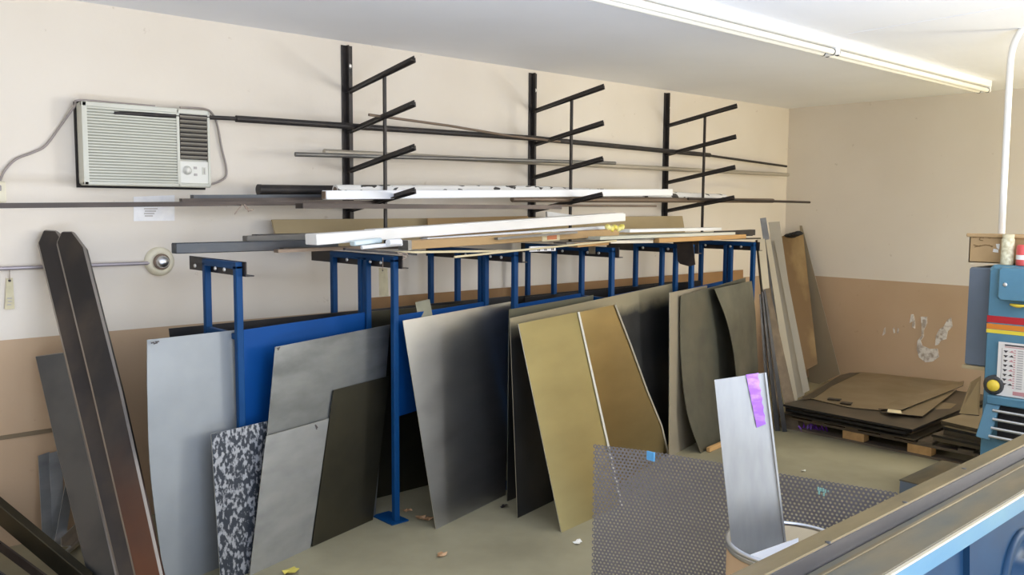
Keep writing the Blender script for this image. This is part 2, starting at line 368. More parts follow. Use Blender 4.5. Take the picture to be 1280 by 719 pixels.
# bare plaster where the tan paint has come off the right wall
def blob(mb, pts, mat, dx=.004):
    P = [aX(x, y, XR-.0005) for x, y in pts]; mb.prism(P, (-dx, 0, 0), mat)
b = MB()
blob(b, [(1151, 396), (1159, 396), (1159, 404), (1155, 413), (1155, 421), (1151, 426), (1153, 432), (1162, 436), (1172, 436), (1174, 446), (1166, 452), (1157, 453), (1149, 447), (1146, 437), (1147, 426), (1152, 420), (1152, 408)], 'plaster')
blob(b, [(1170, 420), (1174, 412), (1180, 408), (1184, 400), (1189, 397), (1191, 408), (1185, 414), (1183, 424), (1176, 426), (1173, 431), (1169, 432)], 'plaster')
blob(b, [(1139, 393), (1142, 393), (1144, 401), (1144, 411), (1140, 409), (1141, 402), (1137, 404)], 'plaster')
blob(b, [(1105, 411), (1107, 409), (1107, 417), (1103, 420)], 'plaster', .002)
blob(b, [(1116, 411), (1118, 409), (1119, 416), (1117, 417)], 'plaster', .002)
blob(b, [(1122, 410), (1124, 411), (1123, 417), (1121, 416)], 'plaster', .002)
struct('peeling_plaster', b, None, wr)

# ------------------------------------------------------------------ blue storage rack
YF = 4.183
FX = [1.926, 2.874, 3.811, 4.755, 5.706, 6.579]
FP = [[4.183, 4.562], [4.183, 4.468, 4.532, 4.855], [4.183, 4.474, 4.521, 4.775, 5.085], [4.183, 4.478, 4.769, 5.065], [4.183, 4.339, 4.477, 4.754], [4.183, 4.407, 4.457, 4.719]]
FE = [4.84, 5.17, 5.17, 5.17, 5.1, 5.05]
ZT = 1.572
rack = thing('storage_rack', (4.25, 4.183, 0), 'long blue painted steel rack of upright frames holding sheet metal on edge', 'rack')
for x, ys, ye in zip(FX, FP, FE):
    for y in ys:
        m = MB(); m.bar((x, y, 0), (x, y, ZT-.02), .036, .036, 'blue', up=(0, 1, 0), bev=.004)
        if y == 4.183: m.box((x-.06, y-.045, 0), (x+.06, y+.16, .008), 'blue')
        m.build('post', None, rack)
    m = MB(); m.bar((x, ys[0]-.018, ZT-.02), (x, ys[-1]+.018, ZT-.02), .036, .036, 'blue', bev=.004); m.build('cross_bar', None, rack)
    if x in (FX[0], FX[3]):
        m = MB(); m.bar((x, ys[0], 1.19), (x, ys[1], 1.19), .03, .03, 'blue', bev=.003); m.build('divider_bar', None, rack)
    m = MB(); m.angle((x+.020, 4.135, ZT-.075), (x+.020, ye, ZT-.075), .045, .075, .006, 'black', flip=1)
    a = m.build('angle_iron', None, rack); tag(a, 'black angle iron bolted along the cross bar')
    for y in (4.29, 4.40, 4.66):
        if y < ye-.1:
            m = MB(); m.lathe((x-.020, y, ZT-.045), [(.011, 0), (.011, .005), (.006, .008)], 10, 'bolt', axis=(-1, 0, 0)); m.build('bolt', None, a)
for i in range(5):
    x0, x1 = FX[i], FX[i+1]; y1 = 4.475
    d = Vector((x1-x0, y1-YF, 0)).normalized()
    p = Vector((x0, YF+.02, 0))+d*.022; q = Vector((x1, y1+.0, 0))-d*.024
    zb_ = .70 if i == 0 else .62
    m = MB(); m.bar(p+Vector((0, 0, (zb_+1.22)/2)), q+Vector((0, 0, (zb_+1.22)/2)), .008, 1.22-zb_, 'blue2')
    tag(m.build('divider_panel', None, rack), 'blue painted diagonal plate')

# dark stock standing in the rear slots
b = MB(); b.sheet([((1.86, 4.66, 0), (4.30, 4.66, 0)), ((1.76, 4.68, 1.195), (4.22, 4.68, 1.215))], .004)
one('steel_sheet', b, 'dark', 'dark steel sheet standing in the rear slot behind the bare end of the blue rack', 'steel sheet')
b = MB(); b.sheet([((2.92, 4.605, 0), (3.74, 4.605, 0)), ((2.90, 4.615, 1.20), (3.74, 4.615, 1.20))], .006)
one('steel_sheet', b, 'olive', 'short olive steel sheet on edge between the blue rack posts below the hanging tag', 'steel sheet')
b = MB(); b.sheet([((4.35, 4.64, 0), (6.50, 4.64, 0)), ((4.35, 4.66, 1.20), (6.50, 4.66, 1.215))], .005)
one('steel_sheet', b, 'dark', 'dark sheet standing in the rear slots toward the far end of the blue rack', 'steel sheet')
b = MB(); b.sheet([((3.30, 5.16, 0), (8.0, 5.16, 0)), ((3.33, 5.20, 1.215), (8.0, 5.20, 1.215))], .006)
one('hardboard_sheet', b, 'hard', 'long brown hardboard sheet standing against the back wall behind the blue rack', 'hardboard')
b = MB(); b.sheet([((3.2, 4.93, 0), (6.55, 4.93, 0)), ((3.2, 4.96, 1.16), (6.55, 4.96, 1.185))], .005)
one('steel_sheet', b, 'dark', 'long blackish sheet in the rack just in front of the brown hardboard', 'steel sheet')
P = [aY(519, 378, 4.30), aY(537, 374, 4.30), aY(542, 384, 4.26), aY(525, 389, 4.26)]
b = MB(); b.prism([P[3]+Vector((0, -.01, -.12)), P[2]+Vector((0, -.01, -.12)), P[1], P[0]], (0, .004, 0))
one('steel_offcut', b, 'olive2', 'small square olive-grey offcut tucked upright behind the second blue panel', 'offcut')

# ------------------------------------------------------------------ sheets leaning on the front of the rack
def lean(label, rows, mat, t=.003, edge=None, name='steel_sheet', bow=0.0, cat='steel sheet', nc=8, parts=None):
    b = MB(); b.sheet(rows, t, mat, edge, nc, bow, 8)
    return one(name, b, None, label, cat)
def fl(x, y): return aZ(x, y, 0.0)
def up(v, z): return Vector((v[0], v[1], z))

lean('tall pale blue-grey galvanised sheet leaning at the open end of the blue rack', [
    (fl(207, 737), fl(276, 709)), (aY(189, 600, 4.155), aY(299, 600, 4.235)), (aY(184.5, 500, 4.165), aY(297.5, 500, 4.24)), (aY(184, 425, 4.175), aY(296, 412.5, 4.245))], 'galv', .003, name='galvanised_sheet')
lean('small steel sheet mottled black and white in front of the galvanised sheet', [
    (fl(275.8, 730), Vector((1.97, 4.075, 0))), (aY(264, 543, 4.085), aY(336, 526, 4.145))], 'spot', .003, 'edge')
lean('large light grey steel sheet with stained top edge leaning beside the second blue post', [
    (Vector((1.935, 4.075, 0)), Vector((2.83, 4.335, 0))), (aY(344, 434, 4.115), aY(487.5, 406, 4.345))], 'sgrey', .003, 'edge')
lean('low light grey sheet leaning in front of the larger stained grey sheet', [
    (fl(312, 720), fl(388, 685)), (aY(333, 545.5, 4.065), aY(411, 523.5, 4.185))], 'lgrey', .003, 'edge')
lean('dark olive steel sheet leaning to the near side of the second blue post foot', [
    (fl(390, 684), fl(466, 650)), (aY(417, 488, 4.21), aY(487, 470, 4.325))], 'olive', .003)
lean('broad grey steel sheet with smooth sheen leaning between the second and third blue posts', [
    (fl(545, 662), fl(632, 619)), (aY(503.5, 401, 4.135), aY(638.5, 377, 4.33))], 'mgrey', .003, 'edge')
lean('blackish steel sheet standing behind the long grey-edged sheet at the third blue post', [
    (fl(634, 627), Vector((4.45, 4.16, 0))), (aY(636.5, 387, 4.07), aY(742, 369, 4.235))], 'toplit2', .004, 'olive2')
lean('long sheet with painted lit top edge and shaded body behind the gold sheets', [
    (fl(647, 648), Vector((5.55, 4.20, 0))), (aY(637.5, 398, 3.88), aY(842, 354, 4.36))], 'toplit', .004, 'beige')
lean('gold-toned steel sheet leaning foremost with a bright sheared edge', [
    (fl(702, 666), fl(776, 632)), (aY(648, 405, 3.80), aY(722, 390, 3.925))], 'gold', .005, 'edge')
lean('bronze-brown steel sheet with curling edge just behind the gold sheet', [
    (Vector((4.0, 3.66, 0)), fl(834.5, 568)), (Vector((4.03, 3.76, .30)), aY(826, 532, 4.0)), (Vector((4.06, 3.83, .60)), aY(808, 488, 4.0)), (Vector((4.08, 3.90, .93)), aY(787, 430, 4.0)), (aY(716, 392, 3.965), aY(768, 381, 3.995))], 'gold2', .005, 'edge')
g1 = bpy.data.objects['steel_sheet.011']; g2 = bpy.data.objects['steel_sheet.012']
def flange(par, pts, w_, label):
    m = MB()
    for p, q in zip(pts, pts[1:]): m.bar(Vector(p)+Vector((0, -.008, 0)), Vector(q)+Vector((0, -.008, 0)), w_, .010, 'fold', up=(-.6, -.75, .1))
    tag(m.build('folded_edge', None, par), label)
flange(g1, [fl(776, 632), aY(722, 390, 3.925)], .013, 'bright folded edge')
flange(g2, [fl(834.5, 568), aY(826, 532, 4.0), aY(808, 488, 4.0), aY(787, 430, 4.0), aY(768, 381, 3.995)], .011, 'bright folded edge')
lean('upright beige sheet with bright front edge between dark sheet and olive curved sheet', [
    (fl(836.5, 572), Vector((5.86, 4.12, 0))), (aY(837, 366, 4.03), Vector((5.90, 4.165, 1.235)))], 'beige', .005, 'edge')
lean('bowed olive-grey steel sheet bulging toward the floor near the far end of the rack', [
    (fl(876, 567), Vector((6.46, 4.09, 0))), (aY(860, 520, 3.93), Vector((6.46, 4.11, .32))), (aY(853, 470, 3.985), Vector((6.46, 4.13, .60))), (aY(850.5, 420, 4.02), Vector((6.46, 4.155, .92))), (aY(851, 370, 4.035), aY(932, 347, 4.165))], 'olive2', .004, 'olive2')
lean('dark curved sheet curling out at the far end of the blue rack', [
    (fl(930, 543), Vector((6.50, 4.02, 0))), (aY(921, 475, 3.93), Vector((6.48, 4.03, .42))), (aY(917, 440, 3.96), Vector((6.47, 4.05, .72))), (aY(908, 400, 4.0), Vector((6.46, 4.07, 1.0))), (aY(893, 361, 4.04), Vector((6.44, 4.10, 1.25)))], 'olive2', .004, 'olive2')
# batten at the foot of the bowed sheet
b = MB(); p = fl(879, 565); q = fl(920, 547); b.bar(p+Vector((.02, -.03, .018)), q+Vector((.02, -.03, .018)), .03, .036, bev=.003)
one('wooden_batten', b, 'wood', 'short dark-edged batten on the floor along the foot of the bowed olive sheet', 'batten')

def scuff(par, px, Y, mat='inkblack', name='corner_mark'):
    m = MB()
    for (xa, ya_), (xc, yc) in px: m.bar(aY(xa, ya_, Y), aY(xc, yc, Y), .002, .006, mat)
    m.build(name, None, par)
scuff(bpy.data.objects['galvanised_sheet'], [((189, 429), (193, 428)), ((192, 430), (197, 428.5)), ((194, 427.5), (199, 427))], 4.155)
scuff(bpy.data.objects['steel_sheet.005'], [((346, 436), (350, 434.5)), ((347, 438), (349, 436))], 4.10)
scuff(bpy.data.objects['steel_sheet.006'], [((394, 531), (396, 537)), ((395, 532), (397, 535))], 4.10)
# ------------------------------------------------------------------ wall mounted cantilever racks
def wall_rack(X, label, first=None):
    r = thing('wall_rack', (X, YB, 1.6), label, 'wall rack', 'black cantilever racks on the back wall')
    m = MB(); m.angle((X-.02, YB-.002, 1.62), (X-.02, YB-.002, 2.935), .04, .04, .005, 'black', up=(0, -1, 0), flip=-1); m.box((X-.022, YB-.012, 1.62), (X+.022, YB-.001, 2.935)) ; m.build('upright', None, r)
    for z in (2.63, 2.362, 2.095, 1.827):
        m = MB(); m.angle((X-.005, YB-.01, z-.012), (X-.005, 4.47, z+.118), .03, .03, .005, 'black', flip=1)
        m.bar((X, YB-.01, z), (X, 4.475, z+.122), .010, .030, 'black')
        m.build('arm', None, r)
    m = MB(); m.bar((X+.004, 4.815, 1.585), (X+.004, 4.815, 2.715), .018, .018, 'black', up=(0, 1, 0)); m.build('tie_rod', None, r)
    m = MB(); m.lathe((X, YB-.012, 2.80), [(.016, 0), (.016, .006), (.008, .01)], 10, 'bolt', axis=(0, -1, 0)); m.build('bolt', None, r)
    return r
wall_rack(3.236, 'black cantilever wall rack nearest the air conditioner')
wall_rack(4.97, 'black cantilever wall rack midway along the back wall, second from the air conditioner')
wall_rack(6.712, 'black cantilever wall rack nearest the far corner of the room')

# stock on the wall racks
def rod(label, pts, r, mat, name='steel_rod', cat='rod', seg=8):
    b = MB(); b.tube(pts, r, seg); return one(name, b, mat, label, cat)
def barst(label, p, q, w, h, mat, name='steel_bar', cat='bar', bev=0):
    b = MB(); b.bar(p, q, w, h, bev=bev); return one(name, b, mat, label, cat)
b = MB(); b.tube([aY(142, 141.5, 5.13), aY(300, 148.5, 5.13)], .013, 10); b.tube([aY(295, 148.5, 5.13), aY(668, 173, 5.13), aY(887, 194, 5.13)], .021, 10); b.tube([aY(887, 194.5, 5.13), aY(983, 208, 5.13)], .012, 10)
one('steel_pipe', b, 'black', 'long black pipe of stepped thickness running across the air conditioner front', 'pipe')
rod('thin brownish rod slanting across the first two wall racks', [aY(461, 143.5, 4.80), aY(560, 157, 4.90), aY(640, 170.5, 5.02), aY(700, 177, 5.05)], .009, 'brownstock')
rod('pale grey-brown tube on the third arms, the shorter of two', [aY(369, 193, 4.98), aY(560, 198, 4.98), aY(769, 204, 4.98)], .014, 'greystock', 'steel_tube', 'tube')
rod('long cream tube on the third arms reaching almost to the corner', [aY(405, 190, 5.10), aY(640, 201.5, 5.10), aY(985, 218.5, 5.10)], .020, 'palestock', 'steel_tube', 'tube')
barst('very long thin dark flat bar running out past the clear pouch', aY(-40, 257.5, 4.84), aY(480, 253, 4.90), .04, .026, 'stock')
barst('blue-grey flat bar under the black pipe end', aY(240, 247.5, 4.98), aY(480, 246, 4.98), .05, .035, 'bluestock')
barst('dark narrow bar lying beside the blue-grey bar above the string', aY(226, 250.5, 4.90), aY(470, 248, 4.92), .04, .02, 'stock')
b = MB(); b.tube([aY(323, 237.5, 5.06), aY(460, 238.5, 5.06)], .033, 20); b.tube([aY(322.6, 237.5, 5.06), aY(326, 237.5, 5.06)], .035, 20)
one('steel_pipe', b, 'black', 'thick short black pipe poking out beside the white speckled roll', 'pipe')
b = MB()
p, q = aY(405, 244.0, 4.72), aY(838, 240.5, 4.76); b.bar(p, q, .055, .056, 'whiteplastic', bev=.004)
b.bar(p-Vector((.004, 0, 0)), p+Vector((.002, 0, 0)), .045, .046, 'brownstock')
one('plastic_trunking', b, None, 'bright white square trunking length on the lowest wall rack arms', 'trunking')
b = MB(); b.tube([aY(419, 238, 4.86), aY(660, 238, 4.88), aY(905, 247.5, 4.90)], .036, 18, 'roll'); b.tube([aY(418.6, 238, 4.86), aY(419.4, 238, 4.86)], .022, 14, 'brownstock')
one('wrapped_roll', b, None, 'long white paper roll with black specks behind the white trunking', 'roll')
rod('rusty brown tube under the speckled roll at the far wall rack', [aY(640, 249, 4.80), aY(966, 251, 4.80)], .022, 'brownstock', 'steel_tube', 'tube')
rod('thin dark rod reaching the right wall from the lowest arms', [aY(860, 248.5, 4.70), aY(1012, 253, 4.73)], .012, 'stock')
barst('wide dark brown plank-like bar beneath the white trunking', aY(374, 257.5, 4.66), aY(697, 259, 4.66), .09, .030, 'stock')
rod('slim dark rod end past the middle wall rack', [aY(690, 257, 4.78), aY(745, 257.3, 4.78), aY(820, 257.7, 4.78)], .009, 'brownstock')
b = MB()
p = aY(305, 256, 4.84)
b.tube(bend([p, aY(308, 261, 4.83), aY(313, 263, 4.83), aY(317, 262, 4.83)]), .004, 6); b.tube(bend([aY(303, 256, 4.84), aY(297, 263, 4.83), aY(293, 268, 4.83)]), .003, 6); b.tube(bend([p, aY(309, 259, 4.83), aY(311, 265, 4.83)]), .004, 6)
one('string_tie', b, 'string', 'frayed brown string tied round the long thin bar', 'string')

# ------------------------------------------------------------------ pile of stock lying on top of the blue rack
barst('dark blue-grey steel channel sticking out over the open rack end', aY(217, 310.5, 4.58), aY(420, 305.0, 4.62), .06, .056, 'bluestock', 'steel_channel', 'channel', .004)
b = MB(); p, q = aY(306, 300.5, 4.66), aY(392, 296.5, 4.68); b.bar(p, q, .055, .050, 'greystock', bev=.003); p2, q2 = aY(318, 294.5, 4.68), aY(400, 292.5, 4.70); b.bar(p2, q2, .06, .012, 'black')
one('steel_channel', b, None, 'short grey steel channel with dark flange lying on the blue-grey channel', 'channel')
barst('rusty narrow bar lying along the near pile beside the blue-grey channel', aY(345, 314.0, 4.42), aY(480, 308, 4.42), .05, .018, 'brownstock')
barst('rough brown flat bar lowest of the pile over the second frame', aY(352, 311.5, 4.50), aY(520, 309, 4.50), .05, .016, 'stock')
b = MB(); p, q = aY(340, 277, 5.13), aY(853, 272, 5.13)
b.sheet([(up(p, 1.588)+Vector((.03, -.03, 0)), up(q, 1.588)+Vector((.02, -.03, 0))), (up(p, p.z+.012), up(q, q.z+.015))], .012)
one('fibre_board', b, 'tanboard', 'long tan board standing on edge against the wall behind the pile', 'board')
b = MB(); p, q = aY(535, 273, 5.05), aY(660, 270, 5.07); b.sheet([(up(p, 1.588), up(q, 1.588)), (p, q)], .012)
one('cardboard_strip', b, 'card', 'tan cardboard strip on edge behind the pile, before the tan board', 'cardboard')
b = MB(); p, q = aY(388.5, 299.5, 4.30), aY(775, 271.5, 4.60)
b.bar(p, q, .11, .060, 'whitebox', bev=.004); m_ = p.lerp(q, .14); b.bar(m_+Vector((0, .0, .030)), q+Vector((-.02, 0, .031)), .10, .008, 'whitebox')
one('long_carton', b, None, 'long white carton slanting across the top of the pile', 'carton')
barst('white strip lying just below the long white carton', aY(530, 301, 4.35), aY(768, 284.5, 4.51), .07, .034, 'whiteplastic', 'plastic_strip', 'plastic strip', .003)
b = MB(); p, q = aY(697, 262, 4.9), aY(735, 270, 4.8); b.prism([aY(684, 264.5, 4.75), aY(685, 276, 4.75), aY(740, 272, 4.75)], (0, .02, 0))
one('carton_flap', b, 'whitebox', 'white triangular flap standing behind the long white carton', 'carton flap')
b = MB(); p, q = aY(505, 306.5, 4.24), aY(768, 290.5, 4.34); b.bar(p, q, .09, .052, 'card', bev=.003); cpk = b.build('cardboard_tube')
tag(cpk, 'long flat cardboard pack with an orange label in the pile', 'cardboard pack')
m = MB(); c1, c2 = p.lerp(q, .575), p.lerp(q, .665); m.bar(c1, c2, .094, .056, 'cane'); c3, c4 = p.lerp(q, .60), p.lerp(q, .65); m.bar(c3, c4, .096, .040, 'orange'); tag(m.build('label', None, cpk), 'pale label with orange print')
cpk.name = 'cardboard_pack'
m = MB(); m.bar(p-Vector((.006, 0, 0)), p+(q-p).normalized()*.02, .096, .058, 'greystock'); m.build('end_cap', None, cpk)
barst('thin grey strip under the cardboard pack', aY(620, 298.5, 4.20), aY(720, 290.5, 4.24), .03, .014, 'greystock', 'steel_strip', 'strip')
barst('long pale strip lying under the cardboard pack', aY(492, 315.5, 4.21), aY(640, 313.5, 4.21), .05, .012, 'cane', 'wooden_strip', 'strip')
barst('pale blue wrapped strip beside the white carton end', aY(440, 304.5, 4.22), aY(475, 300.5, 4.24), .05, .03, 'lblue', 'wrapped_strip', 'strip', .006)
rod('short white tube at the end of the cardboard pack', [aY(452, 309.5, 4.18), aY(502, 305, 4.18)], .012, 'whiteplastic', 'plastic_tube', 'tube')
rod('white capped tube stub tucked beside the cardboard pack end', [aY(485, 303.5, 4.15), aY(500, 302.5, 4.17)], .020, 'whiteplastic', 'plastic_tube', 'tube', 12)
barst('dark thin bar under the white tubes over the second frame', aY(430, 311.5, 4.24), aY(520, 318, 4.12), .04, .012, 'black')
rod('thin pale yellow cane sagging below the pile', [aY(568, 321.5, 4.12), aY(650, 313, 4.12), aY(770, 301, 4.16)], .007, 'cane', 'cane_rod', 'cane')
b = MB()
for k in range(5):
    c = aY(760+k*4.2, 284+(k % 2)*2, 4.30); b.lathe(c, [(0, -.02), (.02, -.014), (.028, 0), (.018, .014), (0, .02)], 7, 'yellowwrap', axis=(random.uniform(-1, 1), random.uniform(-1, 1), .6))
one('tape_bundle', b, None, 'crumpled yellow tape bundle at the end of the cardboard pack', 'tape')
barst('pale green plastic sheet edge lying flat beyond the yellow tape', aY(735, 297.5, 4.28), aY(905, 291.5, 4.42), .22, .022, 'greenish', 'plastic_sheet', 'plastic sheet')
barst('whitish corrugated strip on top of the pale green sheet', aY(778, 288.5, 4.40), aY(893, 286.0, 4.50), .14, .022, 'whitebox', 'plastic_sheet', 'plastic sheet')
barst('second grey-green sheet under the pale green sheet', aY(700, 304, 4.24), aY(880, 295, 4.34), .12, .010, 'greystock', 'plastic_sheet', 'plastic sheet')
barst('orange-brown wooden plank at the far end of the pile', aY(818, 300.5, 4.24), aY(927, 295.5, 4.34), .09, .036, 'wood', 'wooden_plank', 'plank', .003)
barst('short orange-brown wood block on the fourth frame', aY(716, 306.5, 4.20), aY(755, 303.5, 4.22), .09, .030, 'wood', 'wooden_block', 'wood block', .003)
barst('silver channel lying on the fifth frame beside the wooden plank', aY(760, 302.5, 4.20), aY(813, 302.0, 4.24), .05, .020, 'silver', 'steel_channel', 'channel')
b = MB(); b.angle(aY(893, 297, 4.34), aY(941, 295, 4.36), .06, .055, .006, 'black', flip=-1); b.bar(aY(896, 293, 4.36), aY(941, 290.5, 4.38), .05, .05, 'black')
one('steel_channel', b, None, 'black channel piece at the far end of the pile beside the beige boards', 'channel')
barst('flat dark bar end sticking out beside the black channel', aY(900, 299, 4.36), aY(948, 298, 4.40), .05, .012, 'stock')
b = MB(); p, q = aY(662, 311.5, 4.17), aY(694, 310.5, 4.19); b.bar(p, q, .010, .034, 'whiteplastic')
ru = one('marked_strip', b, None, 'short white strip with black dashes hanging on the fourth frame', 'marked strip')
m = MB()
for k, t in enumerate((.30, .36, .56, .62, .84, .90)):
    c = p.lerp(q, t)+Vector((0, -.006, -.004)); m.bar(c+Vector((0, 0, -.009)), c+Vector((0, 0, .010)), .007, .003, 'inkblack', up=(0, 1, 0))
m.build('dash_mark', None, ru)
b = MB(); c = aX(740, 312, 4.73); b.box((4.728, c.y-.032, c.z-.032), (4.733, c.y+.032, c.z+.032))
one('steel_offcut', b, 'beige', 'small square grey plate hung on the fourth blue frame', 'offcut')
b = MB(); P = [aX(846, 305, 5.675), aX(866, 304, 5.675), aX(869, 331, 5.675), aX(861, 333, 5.675), aX(850, 330, 5.675), aX(847, 326, 5.675)]; b.prism(P, (.004, 0, 0))
one('rubber_flap', b, 'stock', 'dark ragged plate hanging from the fifth blue frame', 'plate')
b = MB(); X_ = 2.851; P = [aX(473.5, 335, X_), aX(484, 335.5, X_), aX(485.5, 370.5, X_), aX(474, 371, X_)]; b.prism(P, (.002, 0, 0), 'tag'); tg = one('hanging_tag', b, None, 'pale yellow inspection tag hanging inside the second blue frame', 'tag')
m = MB(); m.tube([aX(478.5, 338, X_-.004), aX(478.5, 322, X_-.004)], .002, 6, 'string'); m.lathe(aX(478.5, 338, X_-.001), [(.006, 0), (.006, .002)], 8, 'inkblack', axis=(-1, 0, 0)); m.build('tag_cord', None, tg)
b = MB(); b.tube(bend([aY(497, 316, 4.13), aY(503, 319, 4.12), aY(507, 322, 4.12), aY(503, 325, 4.12)]), .004, 6); b.tube(bend([aY(499, 317, 4.13), aY(508, 317, 4.12), aY(510, 321, 4.12)]), .003, 6)
one('string_tie', b, 'string', 'short knotted string hanging by the second blue post top', 'string')

# ------------------------------------------------------------------ air conditioner on the wall
ya = 5.13
A0 = aY(101, 126, ya); A1 = aY(261.5, 139, ya); A2 = aY(104.5, 231, ya); A3 = aY(262, 235, ya)
x0, x1, z0, z1 = (A0.x+A2.x)/2, (A1.x+A3.x)/2, (A2.z+A3.z)/2, (A0.z+A1.z)/2
ac = thing('air_conditioner', ((x0+x1)/2, YB, z0), 'aged greenish-white window air conditioner set in the back wall', 'air conditioner')
m = MB(); m.box((x0, ya+.012, z0), (x1, YB+.05, z1), 'ac', bev=.012)
m.build('case', None, ac)
m = MB(); m.box((x0-.007, YB-.03, z0-.012), (x1+.004, YB, z1+.004), 'vent'); tag(m.build('shadow_gap', None, ac), 'painted shadow gap round the case')  # dark frame painted in for the shade round the case
xs = aY(223, 180, ya).x
fr = .022
m = MB()
for a, c in (((x0, z0), (x1, z0+fr)), ((x0, z1-fr*1.3), (x1, z1)), ((x0, z0), (x0+fr*1.2, z1)), ((x1-fr*.6, z0), (x1, z1)), ((xs-.012, z0), (xs+.004, z1))):
    m.box((a[0], ya-.012, a[1]), (c[0], ya+.014, c[1]), 'ac', bev=.005)
m.build('bezel', None, ac)
m = MB(); m.box((x0+.02, ya-.001, z0+.02), (xs-.008, ya+.013, z1-.025), 'acgrille')
n = 26
for k in range(n):
    z = z0+.028+(z1-z0-.06)*k/(n-1); m.bar((x0+.024, ya-.004, z), (xs-.010, ya-.004, z), .012, .007, 'ac')
m.build('intake_grille', None, ac)
zv = aY(240, 199.5, ya).z
m = MB(); m.box((xs+.004, ya-.003, zv), (x1-.012, ya+.013, z1-.028), 'vent')
v = m.build('outlet_vent', None, ac)
for k in range(10):
    z = zv+.012+(z1-.045-zv)*k/9.5
    s_ = MB(); s_.bar((xs+.008, ya-.008, z), (x1-.016, ya-.008, z), .016, .010, 'slat', up=(0, .6, 1)); s_.build('slat', None, v)
m = MB(); m.box((xs+.004, ya-.006, z0+.022), (x1-.010, ya+.013, zv-.010), 'acpanel', bev=.003); cp = m.build('control_panel', None, ac)
k1 = aY(233.5, 213, ya); m = MB(); m.lathe((k1.x, ya-.006, k1.z), [(.026, 0), (.026, .006), (.017, .012), (.017, .022), (0, .022)], 20, 'acpanel', axis=(0, -1, 0)); m.build('dial', None, cp)
m = MB()
for px, py in ((243.5, 210), (244, 218.5)):
    k1 = aY(px, py, ya); m.box((k1.x-.009, ya-.010, k1.z-.007), (k1.x+.009, ya-.005, k1.z+.007), 'inkgrey')
k1 = aY(254.5, 214, ya); m.box((k1.x-.011, ya-.009, k1.z-.022), (k1.x+.011, ya-.005, k1.z+.022), 'ac'); m.box((k1.x-.002, ya-.012, k1.z-.017), (k1.x+.003, ya-.008, k1.z+.017), 'inkgrey')
m.build('button', None, cp)
# power cord: a loop beside the unit and the long run to the outlet
m = MB()
m.tube(bend([aY(262, 231, 5.225), aY(273, 227.5, 5.225), aY(282, 221, 5.225), aY(282.5, 208, 5.225), aY(277, 185, 5.225), aY(272, 158, 5.225), aY(266, 143, 5.225), aY(255, 136, 5.20), aY(225, 134.5, 5.13)]), .0065, 6)
c_ = m.build('power_cord', 'cord', ac)
m = MB(); m.tube(bend([Vector((x0+.40, ya+.01, z1+.004)), Vector((x0+.2, ya+.02, z1+.006)), Vector((x0-.005, ya+.01, z1+.003)), aY(93, 133, 5.18), aY(75, 158, 5.225), aY(57, 182, 5.225), aY(40, 191, 5.225), aY(20, 199, 5.225), aY(6, 213, 5.225), aY(0, 226, 5.225)]), .0065, 6); m.build('power_cord', 'cord', ac)
# outlet, conduit, cover, tag, pouch
b = MB(); c = aY(-3, 240, YB); b.box((c.x-.035, YB-.02, c.z-.055), (c.x+.035, YB, c.z+.055), 'cup', bev=.005); ot = one('wall_outlet', b, None, 'small white wall outlet where the air conditioner cord ends', 'outlet')
m = MB(); m.box((c.x-.012, YB-.035, c.z+.005), (c.x+.012, YB-.019, c.z+.035), 'cord', bev=.003); m.build('plug', None, ot)
zp_ = aY(100, 332.3, 5.205).z
b = MB(); b.tube([(-2.4, 5.215, zp_), (aY(190, 328, 5.215).x, 5.215, zp_)], .011, 10)
one('conduit_pipe', b, 'steelpipe', 'thin grey conduit running along the back wall to the round cover', 'conduit')
c = aY(200, 327, YB-.02)
cv = thing('round_cover', (c.x, YB, c.z), 'round cream wall cover with a metal centre beside the dark channel end', 'wall cover')
m = MB(); m.lathe((c.x, YB, c.z), [(.085, 0), (.085, .018), (.072, .034), (.045, .040), (.045, .02)], 28, 'cup', axis=(0, -1, 0)); m.build('plate', None, cv)
m = MB(); m.lathe((c.x, YB-.02, c.z), [(.047, 0), (.047, .03), (.040, .034)], 22, 'brownstock', axis=(0, -1, 0)); m.build('collar', None, cv)
m = MB(); m.lathe((c.x, YB-.05, c.z), [(.036, 0), (.036, .02), (.026, .034), (0, .036)], 14, 'silver', axis=(0, -1, 0)); m.build('metal_cap', None, cv)
b = MB(); P = [aY(8, 348, 5.225), aY(16, 347.5, 5.225), aY(18.5, 386, 5.225), aY(6, 387, 5.225)]; b.prism(P, (0, .002, 0), 'tag'); tg = one('hanging_tag', b, None, 'pale yellow tag hanging from the grey wall conduit', 'tag')
m = MB()
for k, (u0, u1) in enumerate(((9, 15), (10, 15), (9, 14))):
    y_ = 373+k*4; m.bar(aY(u0, y_, 5.222), aY(u1, y_, 5.222), .002, .006, 'inkgrey')
m.lathe(aY(12, 351, 5.222), [(.007, 0), (.007, .002)], 8, 'inkblack', axis=(0, -1, 0)); m.tube([aY(12, 350, 5.222), aY(12, 335, 5.215)], .002, 6, 'string')
m.build('tag_print', None, tg)
b = MB(); P = [aY(167, 246, YB), aY(218, 244, YB), aY(218, 276, YB), aY(167, 276.5, YB)]; b.prism(P, (0, -.003, 0), 'paper'); pk = one('clear_pouch', b, None, 'clear plastic pouch of paper taped to the wall below the air conditioner', 'pouch')
m = MB()
for k in range(4):
    y_ = 261+k*3; m.bar(aY(180+k % 2, y_, YB-.006), aY(197-2*k, y_, YB-.006), .001, .006, 'inkgrey')
m.build('paper_print', None, pk)

